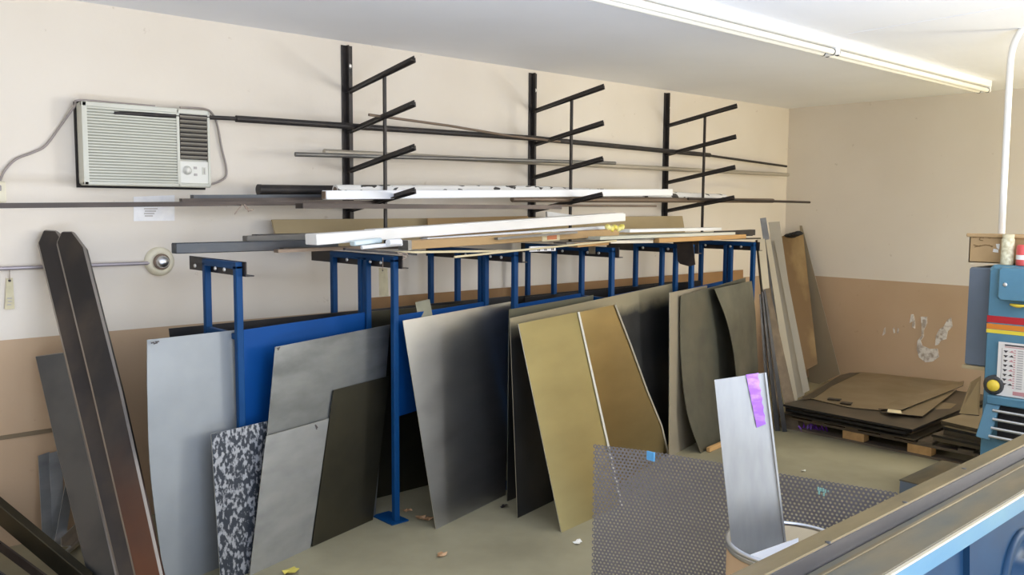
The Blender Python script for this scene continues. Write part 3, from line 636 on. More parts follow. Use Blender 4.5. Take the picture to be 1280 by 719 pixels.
# ------------------------------------------------------------------ fluorescent ceiling lights
def ceiling_light(x0, x1, label):
    r = thing('ceiling_light', ((x0+x1)/2, 2.97, ZC-.1), label, 'ceiling light', 'ceiling batten lights')
    m = MB(); m.box((x0, 2.91, ZC-.052), (x1, 3.04, ZC), 'lightwhite', bev=.004); m.build('housing', None, r)
    for y in (2.938, 3.008):
        m = MB(); m.tube([(x0+.03, y, ZC-.080), (x1-.03, y, ZC-.080)], .019, 12, 'tube'); m.build('tube', None, r)
    for x in (x0+.012, x1-.012):
        m = MB(); m.box((x-.010, 2.915, ZC-.096), (x+.010, 3.035, ZC-.048), 'lightwhite', bev=.003)
        e = m.build('end_cap', None, r)
        k = MB(); s_ = 1 if x < (x0+x1)/2 else -1
        for y in (2.938, 3.008): k.lathe((x+s_*.012, y, ZC-.080), [(.0215, -.004), (.0215, .006)], 14, 'clip', axis=(1, 0, 0))
        k.build('lamp_holder', None, e)
    return r
xe = aY(1237, 104, 2.93).x
xj = aY(1046, 66, 2.925).x
ceiling_light(xj+.006, xe, 'white twin-tube batten light on the ceiling, the one ending over the far wall')
ceiling_light(xj-2.42, xj-.006, 'white twin-tube batten light on the ceiling, cut off by the photo top')

# ------------------------------------------------------------------ upright boards past the rack end, in the far corner
def board(label, tl, tr, bl, br, mat, t=.006, edge=None, name='board', cat='board'):
    b = MB(); b.sheet([(bl, br), (tl, tr)], t, mat, edge, 2, 0, 3); return one(name, b, None, label, cat)
board('brown narrow board leaning closest to the last blue rack post', aX(945.5, 300, 6.76), aX(953, 300, 6.80), fl(969, 533), fl(980, 531), 'pallet', .012)
board('pair-width beige board with a square end half way up', aX(947, 299, 6.74), aX(956, 298.5, 6.80), aX(953.5, 362, 6.70), aX(962, 360, 6.76), 'beige', .008)
board('brown steel strip leaning below the short beige board', aX(953.5, 361.5, 6.72), aX(962, 360, 6.79), fl(986, 533), fl(1000, 531), 'pallet', .005, 'edge', 'steel_strip', 'strip')
for k, (a, c, lab) in enumerate(((957, 983, 'black thin strip leaning with bright edge, closest to the brown steel strip'), (954.5, 974, 'black thin strip leaning between two others at the rack end'), (951.5, 965, 'black thin strip leaning nearest the last blue post'))):
    board(lab, aX(a-2.5, 362+k*3, 6.66-.02*k), aX(a, 362+k*3, 6.68-.02*k), fl(c-5, 540-k), fl(c+1, 540-k), 'dark', .005, 'edge', 'steel_strip', 'strip')
board('grey stick standing taller than the beige boards', aX(950, 273, 6.95), aX(957.5, 272, 6.98), aX(985, 505, 6.86), aX(995, 503, 6.90), 'greystock', .012, None, 'stick', 'stick')
board('long slim beige board leaning behind the grey stick', aX(957, 300, 6.88), aX(963, 299, 6.92), aX(989, 513, 6.80), aX(999, 511, 6.85), 'beige', .010)
board('wide beige board leaning tallest but for the grey stick', aX(960.5, 278, 7.02), aX(974.5, 277, 7.08), aX(992, 500, 6.94), aX(1006, 494, 7.0), 'beige', .012)
board('beige board with a bright long edge leaning before the plywood panel', aX(967.5, 300, 6.99), aX(975, 299, 7.02), aX(1004, 492, 6.90), aX(1012, 488, 6.93), 'beige', .012, 'fold')
pp = [aX(966, 296, 8.55), aX(1004, 293.5, 8.80), aX(1022, 455, 8.52), aX(980, 478, 8.25)]
board('stained brown plywood panel standing in the corner behind the beige boards', pp[0], pp[1], pp[3], pp[2], 'ply', .018, 'hard', 'plywood_panel', 'plywood')
b = MB()
c = aX(988, 293, 8.66)
for k in range(4): b.lathe(c+Vector((.02*k-.02, -.10+.05*k, .005-.012*k)), [(0, -.02), (.05, -.012), (.06, 0), (.03, .03), (0, .036)], 9, 'rag', axis=(.1*k, .2, 1))
one('black_rag', b, None, 'crumpled black rag lying over the top of the plywood panel', 'rag')
board('thin tan sheet leaning on the right wall in the corner', aX(999.5, 282, 8.84), aX(1002.5, 282, 8.85), aX(1012, 486, 8.62), aX(1050, 468, 8.62), 'beige', .004, 'edge', 'plastic_sheet', 'plastic sheet')

# ------------------------------------------------------------------ pallet with offcuts
px0, px1, py0, py1 = 6.62, 8.45, 2.05, 3.90
pal = thing('pallet', ((px0+px1)/2, (py0+py1)/2, 0), 'dark low wooden pallet in the corner under the bronze offcuts', 'pallet')
for k in range(7):
    m = MB(); y = py0+.06+(py1-py0-.12)*k/6; m.box((px0, y-.055, .105), (px1, y+.055, .125), 'pallet', bev=.003); m.build('deck_board', None, pal)
for x in (px0+.05, (px0+px1)/2, px1-.05):
    m = MB(); m.box((x-.045, py0, .085), (x+.045, py1, .105), 'pallet'); m.build('stringer', None, pal)
    for y in (py0+.10, py0+.68, py0+1.2, py1-.08):
        m = MB(); m.box((x-.045, y-.09, .018), (x+.045, y+.09, .085), 'wood' if y in (py0+.68, py0+1.2) and x < 7 else 'pallet', bev=.004); m.build('block', None, pal)
    m = MB(); m.box((x-.045, py0, 0), (x+.045, py1, .018), 'pallet'); m.build('bottom_board', None, pal)
def flat(label, pts, z, t, mat, edge='offdark', tilt=None, name='steel_offcut', cat='offcut', group=None):
    P = [aZ(x, y, z) for x, y in pts]
    if tilt: P = [p+Vector((0, 0, tz)) for p, tz in zip(P, tilt)]
    b = MB(); b.prism(P, (0, 0, -t), mat, edge); return one(name, b, None, label, cat, group)
z = .127
rs = random.Random(3)
lab = ['dark steel offcut at the bottom of the pallet stack', 'second dark offcut up from the pallet boards', 'third offcut up in the pallet stack with an edge showing', 'thick dark offcut midway up the pallet stack', 'dark offcut below the top bronze sheets of the pallet', 'brown-edged offcut just beneath the widest bronze sheet']
for k, l in enumerate(lab):
    t = (.012, .006, .014, .020, .014, .016)[k]
    a, c = px0-.03+rs.uniform(-.04, .05), px1-rs.uniform(.05, .2); d, e = py0+.66+rs.uniform(-.02, .12), py1+rs.uniform(-.12, .02)
    b = MB(); b.prism([Vector((a, d, z)), Vector((c, d+.05, z)), Vector((c, e, z)), Vector((a+rs.uniform(-.03, .03), e-.03, z))], (0, 0, t), 'offdark', 'dark' if k % 2 else 'offdark'); one('steel_offcut', b, None, l, 'offcut'); z += t+.001
zt = z+.006
flat('wide bronze sheet covering the back of the pallet stack', [(1003, 496), (1052, 468), (1077, 465), (1205, 478), (1150, 502), (1100, 513), (1060, 509)], zt, .004, 'offcut')
flat('brown strip of offcut along the corner edge of the pallet stack', [(999, 500), (1020, 488), (1049, 470), (1062, 466), (1074, 466), (1040, 482), (1018, 497)], zt+.006, .004, 'offdark')
flat('bronze offcut with pale streak lying on the pallet stack', [(1098, 511), (1120, 501), (1205, 476), (1204, 482), (1127, 512.5)], zt+.026, .005, 'offcut', 'dark', (0, .0, .0, 0, 0))
flat('tapered bronze offcut lowest at the front of the pallet stack', [(1100, 515), (1128, 514), (1180, 492), (1196, 487), (1190, 492), (1153, 520.5)], zt+.012, .005, 'offcut', 'dark')
flat('small cream paper scrap on the front edge of the offcuts', [(1110, 511.5), (1126, 513), (1127, 517), (1109, 515)], zt+.034, .003, 'cane', None, None, 'paper_scrap', 'scrap')
flat('short dark slotted offcut on the corner of the stack', [(1036, 497), (1052, 498.5), (1050, 500.5), (1034, 499)], zt+.012, .004, 'dark', None)
flat('second dark slotted offcut on the stack near the corner boards', [(1052, 501.5), (1066, 503), (1064, 505.5), (1050, 504)], zt+.012, .004, 'dark', None)
# second pile, nearer the blue machine
z = .0
z = .127
lab2 = ['lowest dark offcut of the pile beside the blue machine', 'second lowest offcut of the pile beside the blue machine', 'broad dark offcut midway in the pile beside the blue machine', 'thick offcut above the middle of the pile beside the blue machine', 'upper brown offcut of the pile beside the blue machine', 'topmost flat offcut of the pile beside the blue machine']
for k, l in enumerate(lab2):
    t = (.020, .026, .018, .032, .022, .026)[k]
    b = MB(); a = 6.60+rs.uniform(-.06, .06); d = 2.08+rs.uniform(-.02, .03); e = 2.62+rs.uniform(-.12, .02)
    b.prism([Vector((a, d, z)), Vector((7.6, d, z)), Vector((7.6, e-.05, z)), Vector((a+rs.uniform(0, .1), e, z))], (0, 0, t), 'offcut' if k > 3 else 'offdark', 'offdark' if k % 2 else 'dark'); one('steel_offcut', b, None, l, 'offcut'); z += t+.002
b = MB(); P = [aX(1199, 517, 7.06), aX(1224, 519, 7.08), aX(1226, 470, 7.50), aX(1213, 478, 7.46)]; b.prism(P, (0, .0, -.006), 'offcut', 'dark'); one('steel_offcut', b, None, 'tilted bronze offcut propped on the pile beside the blue machine', 'offcut')
b = MB(); P = [aZ(1166, 508, .215), aZ(1178, 503, .215), aZ(1196, 505, .215), aZ(1188, 511, .215), aZ(1170, 512, .215)]; b.prism(P, (0, 0, -.008), 'offcut', 'dark'); one('steel_offcut', b, None, 'small bent bronze scrap where the two offcut piles meet', 'offcut')
# purple film under the pallet corner
b = MB()
for k in range(16):
    c = fl(1002+k*2.1, 540-((k*7) % 5)); h_ = .02+.05*rs.random()
    b.prism([c, c+Vector((.05, .03, .0)), c+Vector((.05*rs.random(), .06*rs.random(), h_))], (.006, -.008, .004), 'purple2')
one('plastic_film', b, None, 'crumpled purple plastic film on the floor at the pallet corner', 'plastic film')

# ------------------------------------------------------------------ perforated plate, standing curved in front of the rack
top = [(742, 557, 3.50), (815, 567, 3.40), (910, 584, 3.24), (972, 595, 3.135), (1050, 608, 3.02), (1126, 622, 2.92)]
crv = bend([Vector((aD(x, y, d).x, aD(x, y, d).y, 0)) for x, y, d in top], 24)
ln = [0.0]
for i in range(1, len(crv)): ln.append(ln[-1]+(crv[i]-crv[i-1]).length)
def on_curve(s_):
    s_ = max(0, min(ln[-1], s_)); lo_ = 0
    while lo_ < len(ln)-2 and ln[lo_+1] < s_: lo_ += 1
    t = (s_-ln[lo_])/(ln[lo_+1]-ln[lo_]); return crv[lo_].lerp(crv[lo_+1], t), (crv[lo_+1]-crv[lo_]).normalized()
PH = .912
pitch = .0152; rowh = pitch*math.sqrt(3)/2
ncol = int(ln[-1]/pitch); nrow = int(PH/rowh)
vs = []; fs = []; cache = {}
def vert(u, z):
    k = (round(u*4e4), round(z*4e4))
    if k in cache: return cache[k]
    p, d = on_curve(u); cache[k] = len(vs); vs.append((p.x, p.y, z)); return cache[k]
R0 = pitch/math.sqrt(3); R1 = R0*.52
for r in range(nrow):
    for c in range(ncol):
        cu = (c+.5+(.5 if r % 2 else 0))*pitch; cz = R0+r*rowh
        if cu+pitch*.5 > ln[-1]: continue
        o_ = [vert(cu+R0*math.sin(k*PI/3), cz+R0*math.cos(k*PI/3)) for k in range(6)]
        i_ = [vert(cu+R1*math.sin(k*PI/3), cz+R1*math.cos(k*PI/3)) for k in range(6)]
        for k in range(6): fs.append([o_[k], o_[(k+1) % 6], i_[(k+1) % 6], i_[k]])
b = MB(); b.add(vs, fs, 'perf')
pf = one('perforated_plate', b, None, 'grey perforated steel plate standing curved on the floor behind the drum', 'perforated plate')
so = pf.modifiers.new('thick', 'SOLIDIFY'); so.thickness = .0025
m = MB()
for k, (x_, y_) in enumerate(((1023, 611), (1026, 612), (1029, 612.5), (1032, 614), (1035, 615), (1024, 616), (1030, 618))):
    c = aD(x_, y_, 3.045); m.box((c.x-.003, c.y-.0025, c.z-.006), (c.x+.001, c.y+.0025, c.z+.006), 'teal')
m.build('paint_mark', None, pf)
b = MB(); c = aD(817, 569, 3.375); b.box((c.x-.02, c.y-.018, c.z-.018), (c.x-.014, c.y+.018, c.z+.016), 'bluetape')
one('tape_scrap', b, None, 'scrap of blue tape on the top edge of the perforated plate', 'tape')
# ------------------------------------------------------------------ fibre drum with aluminium offcuts
dc = aD(986, 679, 2.80); DR = .193; dz = dc.z
dc = Vector((dc.x, dc.y, 0))
drum = thing('fibre_drum', dc, 'open brown fibre drum with steel rim behind the machine bed', 'drum')
m = MB(); m.lathe(dc, [(DR-.004, 0), (DR-.004, dz-.01)], 48, 'drum'); 
m2 = MB(); m2.lathe(dc, [(DR-.004, 0), (DR, .01), (DR, dz-.004), (DR-.007, dz-.004), (DR-.007, .02), (0.0001, .02)], 48, 'drum'); m2.build('body', None, drum)
m = MB(); m.lathe(dc, [(DR-.0075, .022), (DR-.0075, dz-.008), (DR-.009, dz-.008), (DR-.009, .022)], 48, 'drumin', closed=True); tag(m.build('lining', None, drum), 'cream inner lining')
def torus(mb, c, R, r, mat, seg=48, k=8):
    mb.lathe(c, [(R+r*math.cos(2*PI*i/k), r*math.sin(2*PI*i/k)) for i in range(k)], seg, mat, closed=True)
m = MB(); torus(m, dc+Vector((0, 0, dz-.003)), DR-.002, .0085, 'chrome'); m.lathe(dc, [(DR+.0005, dz-.026), (DR+.003, dz-.022), (DR+.003, dz-.012), (DR+.0005, dz-.008)], 48, 'chrome', closed=True); tag(m.build('rim', None, drum), 'steel clamping rim')
# aluminium strip standing in the drum with purple tape
T0, T1 = aD(893, 475, 2.86), aD(956, 466, 2.86); B0, B1 = aD(915.5, 692, 2.79), aD(981.5, 683, 2.79)
E0 = B0+(B0-T0)*.6; E1 = B1+(B1-T1)*.6
al = thing('aluminium_strip', (E0+E1)/2, 'tall bright aluminium strip standing in the drum with purple tape', 'aluminium strip')
m = MB(); m.sheet([(E0, E1), (T0, T1)], .002, 'alu', 'edge', 4, 0, 4); m.build('plate', None, al)
n_ = (T1-T0).cross(B0-T0).normalized(); n_ = n_ if n_.dot(Vector(CAM)-T0) > 0 else -n_
m = MB(); r0, r1 = B1+(B1-T1)*.55, T1; m.bar(r0+n_*.004, r1+n_*.004, .006, .010, 'alu', up=n_); tag(m.build('folded_edge', None, al), 'bright folded edge')
m = MB()
L = []
for k in range(13):
    t = k/12; w0 = .62+.10*t; w1 = .865+.035*t-.02*(k % 2)
    p = T0.lerp(T1, w0)+(B0-T0)*(t*.315-.004); q = T0.lerp(T1, w1)+(B1-T1)*(t*.300-.004)
    L.append((p+n_*(.003+.004*abs(math.sin(k*2.1))), q+n_*(.003+.007*abs(math.sin(k*1.7+1)))))
m.sheet(L, .0008, 'purple', None, 4, 0, 2); tag(m.build('tape', None, al), 'strip of wrinkled purple tape')
S0, S1 = aD(934.5, 695, 2.70), aD(998, 672.5, 2.755); V = Vector((-.02, -.04, -.40))
b = MB(); b.sheet([(S0+V, S1+V), (S0, S1)], .0025, 'whiteplastic', 'edge', 3, 0, 3)
one('aluminium_offcut', b, None, 'short white-faced offcut lying low in the drum before the tall strip', 'offcut')

# ------------------------------------------------------------------ sheet metal brake in the near corner
ZB = .95
yA, yB_ = 1.19, 1.127
xb0, xb1 = 1.25, 5.15
zc_ = aY(1170, 630.7, yB_-.002).z
zD = zc_
br = thing('bending_brake', (3.2, 1.05, 0), 'long oily steel machine bed with blue front edge crossing the near corner', 'machine')
m = MB(); m.box((xb0, yB_, ZB-.12), (xb1, yA, ZB), 'rail', bev=.004); bk = m.build('back_rail', None, br)
m = MB()
for px, py in ((1131, 628), (1035, 678), (1205, 586)):
    c = aZ(px, py, ZB); m.lathe((c.x, c.y, ZB-.002), [(.008, 0), (.008, .0035), (.004, .004)], 10, 'clip')
m.build('screw_hole', None, bk)
m = MB(); m.box((xb0, yB_-.004, zc_-.02), (xb1, yB_, ZB-.004), 'railface'); m.build('ground_face', None, br)
cE = aZ(1197, 662.8, zc_); yE = cE.y
m = MB(); m.box((xb0, yE, zc_-.03), (xb1, yB_-.004, zc_), 'bed', bev=.004)
cD = aZ(1192.6, 628.5, zc_); m.build('bed', None, br)
m = MB(); m.box((xb0, cD.y-.007, zc_-.002), (xb1, cD.y+.006, zc_+.004), 'rail', bev=.002); m.build('guide_strip', None, br)
zF = aY(1248, 655, yE).z
m = MB(); m.box((xb0, yE-.012, zF), (xb1, yE+.03, zc_-.004), 'mblue2', bev=.003); m.build('front_apron', None, br)
m = MB(); m.box((xb0, yE-.014, zc_-.006), (xb1, yE-.004, zc_+.001), 'edge'); m.build('worn_lip', None, br)
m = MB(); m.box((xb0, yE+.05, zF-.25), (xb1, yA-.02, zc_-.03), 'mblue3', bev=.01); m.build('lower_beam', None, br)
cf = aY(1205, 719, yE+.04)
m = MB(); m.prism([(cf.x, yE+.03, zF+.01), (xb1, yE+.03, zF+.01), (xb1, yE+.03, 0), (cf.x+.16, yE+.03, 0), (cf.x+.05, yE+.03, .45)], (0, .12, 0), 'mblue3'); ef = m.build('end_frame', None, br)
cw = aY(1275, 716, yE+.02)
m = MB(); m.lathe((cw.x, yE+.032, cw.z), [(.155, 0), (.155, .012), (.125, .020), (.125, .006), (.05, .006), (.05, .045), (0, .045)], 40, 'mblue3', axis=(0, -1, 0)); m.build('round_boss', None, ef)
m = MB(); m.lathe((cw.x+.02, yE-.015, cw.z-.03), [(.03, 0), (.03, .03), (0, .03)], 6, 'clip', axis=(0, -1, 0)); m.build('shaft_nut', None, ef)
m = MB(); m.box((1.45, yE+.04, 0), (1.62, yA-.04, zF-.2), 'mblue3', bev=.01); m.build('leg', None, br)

# ------------------------------------------------------------------ blue punching machine by the right wall
XF = 5.5
yl = aX(1230, 450, XF).y
pm = thing('punching_machine', (5.9, 1.6, 0), 'blue punching machine with red orange and yellow stripes beside the offcuts', 'machine')
zt_ = aX(1240, 331, XF).z
m = MB(); m.box((XF, 1.15, .0), (XF+.75, yl, zt_), 'mblue', bev=.02); bd = m.build('body', None, pm)
yh = aX(1246, 350, XF-.05).y
zh0 = aX(1246, 375, XF-.05).z; zh1 = aX(1250, 334, XF-.05).z
m = MB(); m.box((XF-.05, 1.15, zh0), (XF+.3, yh, zh1), 'mblue', bev=.014); hd = m.build('head_cover', None, pm)
m = MB(); c = aX(1256.5, 356, XF-.05); m.lathe((XF-.05, c.y, c.z), [(.012, 0), (.012, .005), (.006, .008)], 12, 'bolt', axis=(-1, 0, 0)); m.build('screw', None, hd)
m = MB(); c = aX(1271, 380, XF-.05); m.lathe((XF-.02, c.y, c.z-.004), [(.045, 0), (.045, .008), (.03, .014), (.012, .02)], 20, 'yellow', axis=(0, 0, -1)); tag(m.build('indicator_cap', None, pm), 'yellow cap under the head cover')
for (a, c, mat, nm) in ((394, 402.5, 'red', 'red'), (404, 410.5, 'orangestripe', 'orange'), (411, 415.5, 'yellowstripe', 'yellow')):
    z1_ = aX(1233, a, XF-.001).z; z0_ = aX(1233, c, XF-.001).z
    m = MB(); m.box((XF-.0015, 1.17, z0_), (XF+.001, yl-.004, z1_), mat); tag(m.build('stripe', None, bd), nm+' stripe')
ct = aX(1248.5, 427, XF-.012); cb_ = aX(1247.5, 494, XF-.012)
b = MB(); yw = 1.42; b.box((XF-.014, yw, cb_.z), (XF-.011, ct.y, ct.z), 'chart')
ch = one('wall_chart', b, None, 'white printed tonnage chart stuck on the front of the blue machine', 'chart')
m = MB(); Hc = ct.z-cb_.z; Wc = ct.y-yw
def cpt(u, v): return Vector((XF-.0155, ct.y-u, ct.z-v*Hc))
m.bar(cpt(.035, .05), cpt(.30, .05), .002, .008, 'inkblack'); m.bar(cpt(.035, .085), cpt(Wc-.02, .085), .0015, .004, 'inkred')
for k in range(8):
    v_ = .17+k*.087
    m.prism([cpt(.030, v_-.02), cpt(.055, v_-.02), cpt(.042, v_+.025)], (-.0015, 0, 0), 'inkblack')
    m.prism([cpt(.060, v_+.005), cpt(.075, v_-.03), cpt(.085, v_+.012)], (-.0015, 0, 0), 'inkblack' if k % 2 else 'inkred')
for k in range(17):
    v_ = .14+k*.043
    for u0, u1 in ((.085, .095), (.105, .135), (.15, .18), (.20, .235), (.25, .285), (.30, .34)):
        m.bar(cpt(u0, v_), cpt(u1, v_), .0015, .005, 'inkred' if u0 < .1 else 'inkgrey')
m.bar(cpt(.022, .11), cpt(.022, .86), .0015, .003, 'inkgrey', up=(0, 1, 0))
m.bar(cpt(.09, .925), cpt(.20, .925), .0015, .022, 'inkred'); m.bar(cpt(.22, .925), cpt(.33, .925), .0015, .022, 'inkred')
m.build('chart_print', None, ch)
c = aX(1241, 481, XF)
m = MB(); m.lathe((XF+.01, c.y-.01, c.z), [(.06, 0), (.06, .02), (.045, .035)], 20, 'clip', axis=(-1, 0, 0)); m.build('knob_base', None, pm)
m = MB(); m.lathe((XF-.022, c.y-.012, c.z), [(.034, 0), (.034, .012), (.024, .022), (0, .024)], 20, 'yellow', axis=(-1, 0, 0)); tag(m.build('knob', None, pm), 'yellow round knob')
# guard with bright bars at the throat of the machine
gz1 = aX(1235, 500, XF-.08).z; gz0 = aX(1228, 545, XF-.08).z; gy = aX(1229, 520, XF-.08).y
m = MB(); m.box((XF-.02, 1.15, gz0-.02), (XF-.001, yl-.10, gz1-.03), 'vent'); m.build('throat', None, pm)
g0 = Vector((XF-.10, gy-.01, gz0-.01)); g1 = Vector((XF-.01, gy-.035, gz1))
m = MB(); m.bar(g0, g1, .075, .02, 'mblue', up=(1, 0, 0), bev=.004); m.bar(Vector((XF-.02, gy, gz1-.005)), Vector((XF-.02, 1.17, gz1-.005)), .05, .05, 'mblue', bev=.005); gd = m.build('guard_frame', None, pm)
for (ya_, xa) in ((513, 1241), (524, 1241), (535, 1239), (545, 1236)):
    t = (544.5-ya_)/45; xx = XF-.10+.09*t-.014
    p = aX(xa, ya_, xx); m = MB(); m.tube([p, (xx, 1.17, p.z-.01)], .009, 8, 'silver'); m.build('guard_bar', None, gd)
# grey control cabinet on its side
k0 = aX(1212, 334, XF+.06); k1 = aX(1207.5, 456, XF+.06)
m = MB(); m.box((XF+.06, yl+.001, k1.z), (XF+.42, k0.y-.0, k0.z), 'cabinet', bev=.008); cb = m.build('control_cabinet', None, pm); tag(cb, 'dark grey control cabinet')
m = MB(); hz = aX(1208, 360, XF+.06).z; m.box((XF+.12, k0.y-.002, hz-.05), (XF+.17, k0.y+.018, hz+.05), 'clip', bev=.004); m.build('latch', None, cb)
m = MB(); m.box((XF+.04, yl-.03, k1.z-.02), (XF+.40, k0.y+.005, k1.z), 'tanboard'); m.build('bracket', None, cb)
# foot plate seen behind the bed
fp0 = fl(1177, 597); fz = aX(1176, 575, fp0.x).z
m = MB(); m.box((fp0.x, 1.2, 0), (XF+.05, fp0.y, fz-.006), 'cabinet', bev=.004); m.box((fp0.x-.003, 1.2, fz-.006), (XF+.05, fp0.y+.003, fz), 'bed'); tag(m.build('foot_plate', None, pm), 'oily steel foot plate')
for pts, l, dz2 in (([(1206, 556), (1222, 551), (1250, 554), (1246, 559), (1216, 559)], 'thin steel scrap on the foot plate under the blue guard', .010), ([(1218, 553), (1232, 550), (1240, 553), (1226, 556)], 'small brown scrap lying on top of the thin steel scrap', .020)):
    P = [aZ(x, y, fz+dz2) for x, y in pts]
    b = MB(); b.prism(P, (0, 0, -.008), 'offcut', 'dark'); one('steel_scrap', b, None, l, 'scrap')
# things on top of the machine
ztop = zt_
yk = aX(1212, 300, 5.62).y
ob = thing('cardboard_box', (5.78, yk-.4, ztop), 'open cardboard box with scrawled writing on top of the blue machine', 'box')
z1_ = aX(1212, 293, 5.62).z
m = MB()
m.box((5.62, 1.15, ztop+.002), (5.95, yk, ztop+.008), 'card')
for a, c in (((5.62, 1.15), (5.626, yk)), ((5.944, 1.15), (5.95, yk)), ((5.62, 1.15), (5.95, 1.156)), ((5.62, yk-.006), (5.95, yk))): m.box((a[0], a[1], ztop+.002), (c[0], c[1], z1_), 'card')
m.build('carton', None, ob)
m = MB(); m.bar((5.614, 1.15, z1_-.008), (5.614, yk+.015, z1_-.004), .02, .022, 'card', bev=.004); m.build('flap', None, ob)
m = MB()
def bpt(u, v): return aX(u, v, 5.6185)
for pts in ([(1216, 297), (1222, 296), (1230, 297.5)], [(1226, 296), (1224, 300), (1229, 301)], [(1233, 296), (1237, 298), (1241, 296)], [(1217, 306), (1224, 308), (1232, 306), (1241, 308)], [(1218, 309), (1226, 307)], [(1236, 306), (1240, 309)]):
    m.tube([bpt(*p) for p in pts], .0022, 5, 'ply')
m.build('writing', None, ob)
m = MB(); P = [bpt(1245, 305), bpt(1250, 305), bpt(1249, 312), bpt(1246, 310)]; m.prism(P, (-.002, 0, 0), 'bit'); P = [bpt(1242, 311), bpt(1248, 312), bpt(1248, 316), bpt(1241, 315)]; m.prism(P, (-.002, 0, 0), 'bit'); m.build('torn_label', None, ob)
cj = aX(1259, 310, 5.55); rj = .034
zj1 = aX(1259, 293, 5.55).z
jr = thing('jar', (5.555, cj.y, ztop), 'yellowish jar with mottled label standing before the cardboard box', 'jar')
m = MB(); m.lathe((5.56, cj.y, ztop), [(rj, .001), (rj+.001, .01), (rj+.001, zj1-ztop-.03), (rj-.006, zj1-ztop-.02)], 22, 'glass'); m.build('body', None, jr)
m = MB(); m.lathe((5.56, cj.y, ztop), [(rj-.003, zj1-ztop-.022), (rj-.002, zj1-ztop), (0, zj1-ztop)], 22, 'tag'); m.build('lid', None, jr)
cr_ = aX(1279, 316, 5.54); zr = aX(1279, 308, 5.54).z
rc = thing('red_can', (5.545, cr_.y, ztop), 'red can with white band beside the jar on the blue machine', 'can')
m = MB(); m.lathe((5.55, cr_.y, ztop), [(.036, .001), (.038, .006), (.038, zr-ztop), (.030, zr-ztop+.008), (0, zr-ztop+.008)], 22, 'redcan'); m.build('body', None, rc)
m = MB(); m.lathe((5.55, cr_.y, ztop), [(.0385, .035), (.0386, .062)], 22, 'bit'); m.build('band', None, rc)
# white conduit rising off the machine and bending over
xc = 5.98
m = MB(); pts = [Vector((xc, aX(1251.8, 290, xc).y, ztop)), aX(1251.8, 290, xc), aX(1257, 190, xc), aX(1262, 95, xc), aX(1264.5, 66, xc), aX(1271, 47, xc), aX(1281, 33, xc), aX(1296, 27, xc)]
m.tube(bend(pts, 6), .020, 12, 'pipewhite')
one('conduit_pipe', m, None, 'white conduit rising from the blue machine and bending over toward the ceiling', 'conduit')

# ------------------------------------------------------------------ heavy bars and scraps leaning at the near end of the back wall
def heavy(label, rows_front, thick, mat, name='steel_bar'):
    """rows_front: outline polygon of the front face in 3-D"""
    P = [Vector(p) for p in rows_front]
    n = (P[1]-P[0]).cross(P[-1]-P[0]).normalized()
    if n.dot(Vector(CAM)-P[0]) < 0: n = -n
    b = MB(); b.prism(P, -n*thick, mat); o = one(name, b, None, label, 'bar')
    bm = bmesh.new(); bm.from_mesh(o.data); bmesh.ops.remove_doubles(bm, verts=bm.verts, dist=1e-4); bmesh.ops.recalc_face_normals(bm, faces=bm.faces); bm.to_mesh(o.data); bm.free()
    bv = o.modifiers.new('soft_edges', 'BEVEL'); bv.width = .011; bv.segments = 1; o.data.materials.append(M['wornedge']); bv.material = 1
    return o
def on_plane(px, p0, p1, p2):
    n = (p1-p0).cross(p2-p0); d = Vector(ray(*px)); return Vector(CAM)+d*((p0-Vector(CAM)).dot(n)/d.dot(n))
a0 = fl(183, 792); a1 = fl(221, 792); a2 = aY(76, 300, 5.08)
heavy('black steel bar with chamfered top and rusty lower part, foremost of the pair', [a0, a1]+[on_plane(q, a0, a1, a2) for q in ((203, 719), (152, 489), (106, 308), (91, 288), (76, 288), (69, 303), (113.6, 489))], .05, 'rustlow')
b0 = fl(158, 772)+Vector((0, 0, 0)); b1 = b0+(a1-a0); b2 = aY(56, 300, 5.15)
heavy('black chamfered steel bar half hidden behind the foremost leaning bar', [b0, b1]+[on_plane(q, b0, b1, b2) for q in ((84, 308), (71, 287), (53.5, 286), (45.5, 304), (93, 500))], .05, 'rustbar')
c0 = fl(112, 735); c1 = fl(150, 740); c2 = aY(43, 442, 5.17)
heavy('grey steel flat plate leaning behind the two black bars', [c0, c1]+[on_plane(q, c0, c1, c2) for q in ((80, 440), (43, 445), (69, 559))], .012, 'plate')
bx = aY(43, 440, 5.15)
board('narrow galvanised scrap strip standing against the wall under the joint', aY(48, 570, 5.19), aY(62, 565, 5.21), aY(54, 690, 5.05), aY(66, 690, 5.07), 'lgrey', .004, None, 'steel_strip', 'strip')
board('folded galvanised scrap with ragged top beside the narrow strip', aY(62, 567, 5.20), aY(78, 562, 5.21), aY(66, 690, 5.08), aY(80, 690, 5.09), 'lgrey', .004, None, 'steel_strip', 'strip')
board('bent galvanised scrap slanting across the other wall scraps', aY(82, 604, 5.12), aY(90, 622, 5.13), aY(68, 680, 5.02), aY(82, 674, 5.03), 'lgrey', .004, 'edge', 'steel_strip', 'strip')
b = MB(); b.angle(aZ(76, 684, .05), aZ(106, 655, .05), .05, .05, .006, 'silver'); b.bar(aZ(84, 690, .04), aZ(110, 668, .04), .02, .02, 'silver')
one('steel_angle', b, None, 'short bright angle piece on the floor under the leaning plate', 'angle')
def lo(label, x0_, y0_, x1_, y1_, w, h, mat, sec='bar', dz_=0):
    p = aY(x0_, y0_, 5.10); q = aZ(x1_, y1_, .05)
    q = p+(q-p)*((p.z-.03)/(p.z-q.z)) if p.z > q.z+.01 else q
    b = MB()
    if sec == 'bar': b.bar(p, q, w, h, mat, bev=.003)
    else: b.angle(p, q, w, h, .006, mat, flip=-1)
    return one('steel_bar', b, None, label, 'bar')
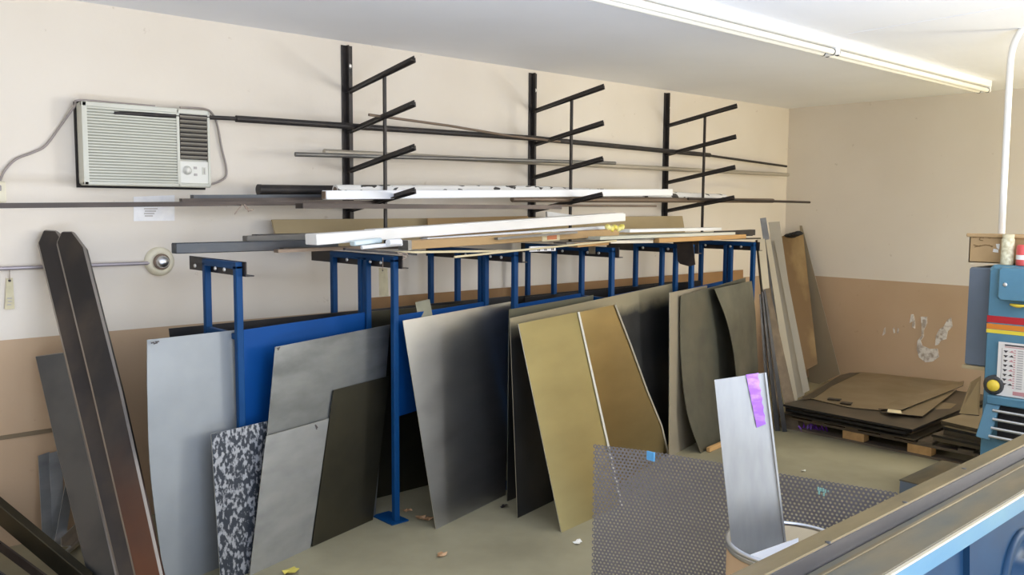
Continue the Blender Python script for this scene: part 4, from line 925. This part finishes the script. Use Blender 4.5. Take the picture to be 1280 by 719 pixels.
lo('thick olive-black flat bar lying uppermost of the low heap by the wall', -20, 622, 100, 722, .05, .10, 'olive')
lo('dark steel angle in the low heap just under the olive-black bar', -30, 668, 60, 735, .05, .05, 'stock', 'angle')
lo('second dark angle in the low heap with bright worn edge', -40, 700, 30, 750, .05, .05, 'bluestock', 'angle')
lo('black square bar at the bottom of the low heap', -50, 690, 40, 765, .05, .05, 'black')

# ------------------------------------------------------------------ litter on the floor
def leaf(label, px, py, r, mat, name='dry_leaf', cat='leaf'):
    c = fl(px, py); b = MB(); n = 9; pts = []
    a0_ = rs.uniform(0, 6)
    for k in range(n):
        a = a0_+2*PI*k/n; rr = r*(.55+.6*rs.random()); pts.append(c+Vector((rr*math.cos(a), rr*math.sin(a)*.7, .003+.018*rs.random())))
    ctr = c+Vector((0, 0, .012)); V = pts+[ctr]
    b.add(V+[v-Vector((0, 0, .002)) for v in V], [[k, (k+1) % n, n] for k in range(n)]+[[n+1+(k+1) % n, n+1+k, 2*n+1] for k in range(n)], mat)
    one(name, b, None, label, cat)
leaf('dry brown leaf by the foot of the second blue post', 526, 648, .05, 'leaf')
leaf('curled dry leaf against the grey sheet corner by the post foot', 536, 650, .045, 'leaf')
leaf('small brown leaf right at the second blue post', 509, 640, .04, 'leaf')
leaf('flat orange-brown leaf on the open floor before the grey sheet', 552, 695, .035, 'leaf')
leaf('yellow leaf near the bottom frame edge before the low grey sheet', 362, 716, .05, 'yleaf')
leaf('dark leaf in the gap between grey and blackish sheets', 630, 634, .03, 'stock')
leaf('white paper scrap on the floor before the gold sheet', 722, 680, .03, 'bit', 'paper_scrap', 'scrap')
leaf('tiny white scrap on the floor beyond the perforated plate', 1004.5, 590, .03, 'bit', 'paper_scrap', 'scrap')
leaf('small bright swarf curl on the floor before the pallet', 1085, 552, .03, 'silver', 'swarf_curl', 'swarf')

# ------------------------------------------------------------------ light
w = bpy.data.worlds.new('sky'); SC.world = w; w.use_nodes = True
bg = w.node_tree.nodes['Background']; bg.inputs['Color'].default_value = (.80, .90, 1.0, 1); bg.inputs['Strength'].default_value = 1.0
def area(name, loc, size, size_y, power, col, rot):
    l = bpy.data.lights.new(name, 'AREA'); l.shape = 'RECTANGLE'; l.size = size; l.size_y = size_y; l.energy = power; l.color = col
    o = bpy.data.objects.new(name, l); COL.objects.link(o); o.location = loc; o.rotation_euler = rot; return o
area('daylight_front_door', (2.4, YFR+.02, 1.75), 3.2, 1.8, 105, (.92, .96, 1.06), (PI/2, 0, 0))
area('daylight_side_door', (XR-.02, -2.35, 1.75), 1.9, 2.6, 385, (.96, .97, .98), (0, PI/2, 0))
area('sunlit_yard_bounce', (XR+1.4, (RY0+RY1)/2, .02), 2.4, 3.4, 60, (.95, .95, .95), (PI, math.radians(35), 0))
area('ceiling_fill', (1.4, -0.8, .02), 3.6, 2.0, 390, (.77, .90, 1.17), (PI, 0, 0))  # added fill lamp, unseen on the floor, brightens the ceiling
area('warm_side_fill', (7.9, -1.2, .02), 1.6, 2.6, 140, (1.0, .82, .34), (PI, 0, 0))  # added warm fill lamp, unseen, tints the right wall and corner

SC.view_settings.view_transform = 'Standard'; SC.view_settings.look = 'None'; SC.view_settings.gamma = 1.0
SC.view_settings.use_curve_mapping = False
SC.view_settings.exposure = -0.06
try:
    SC.cycles.use_denoising = True; SC.cycles.max_bounces = 10; SC.cycles.diffuse_bounces = 6; SC.cycles.sample_clamp_indirect = 6
except Exception: pass
for o in list(bpy.data.objects):
    if '_w' in o: del o['_w']
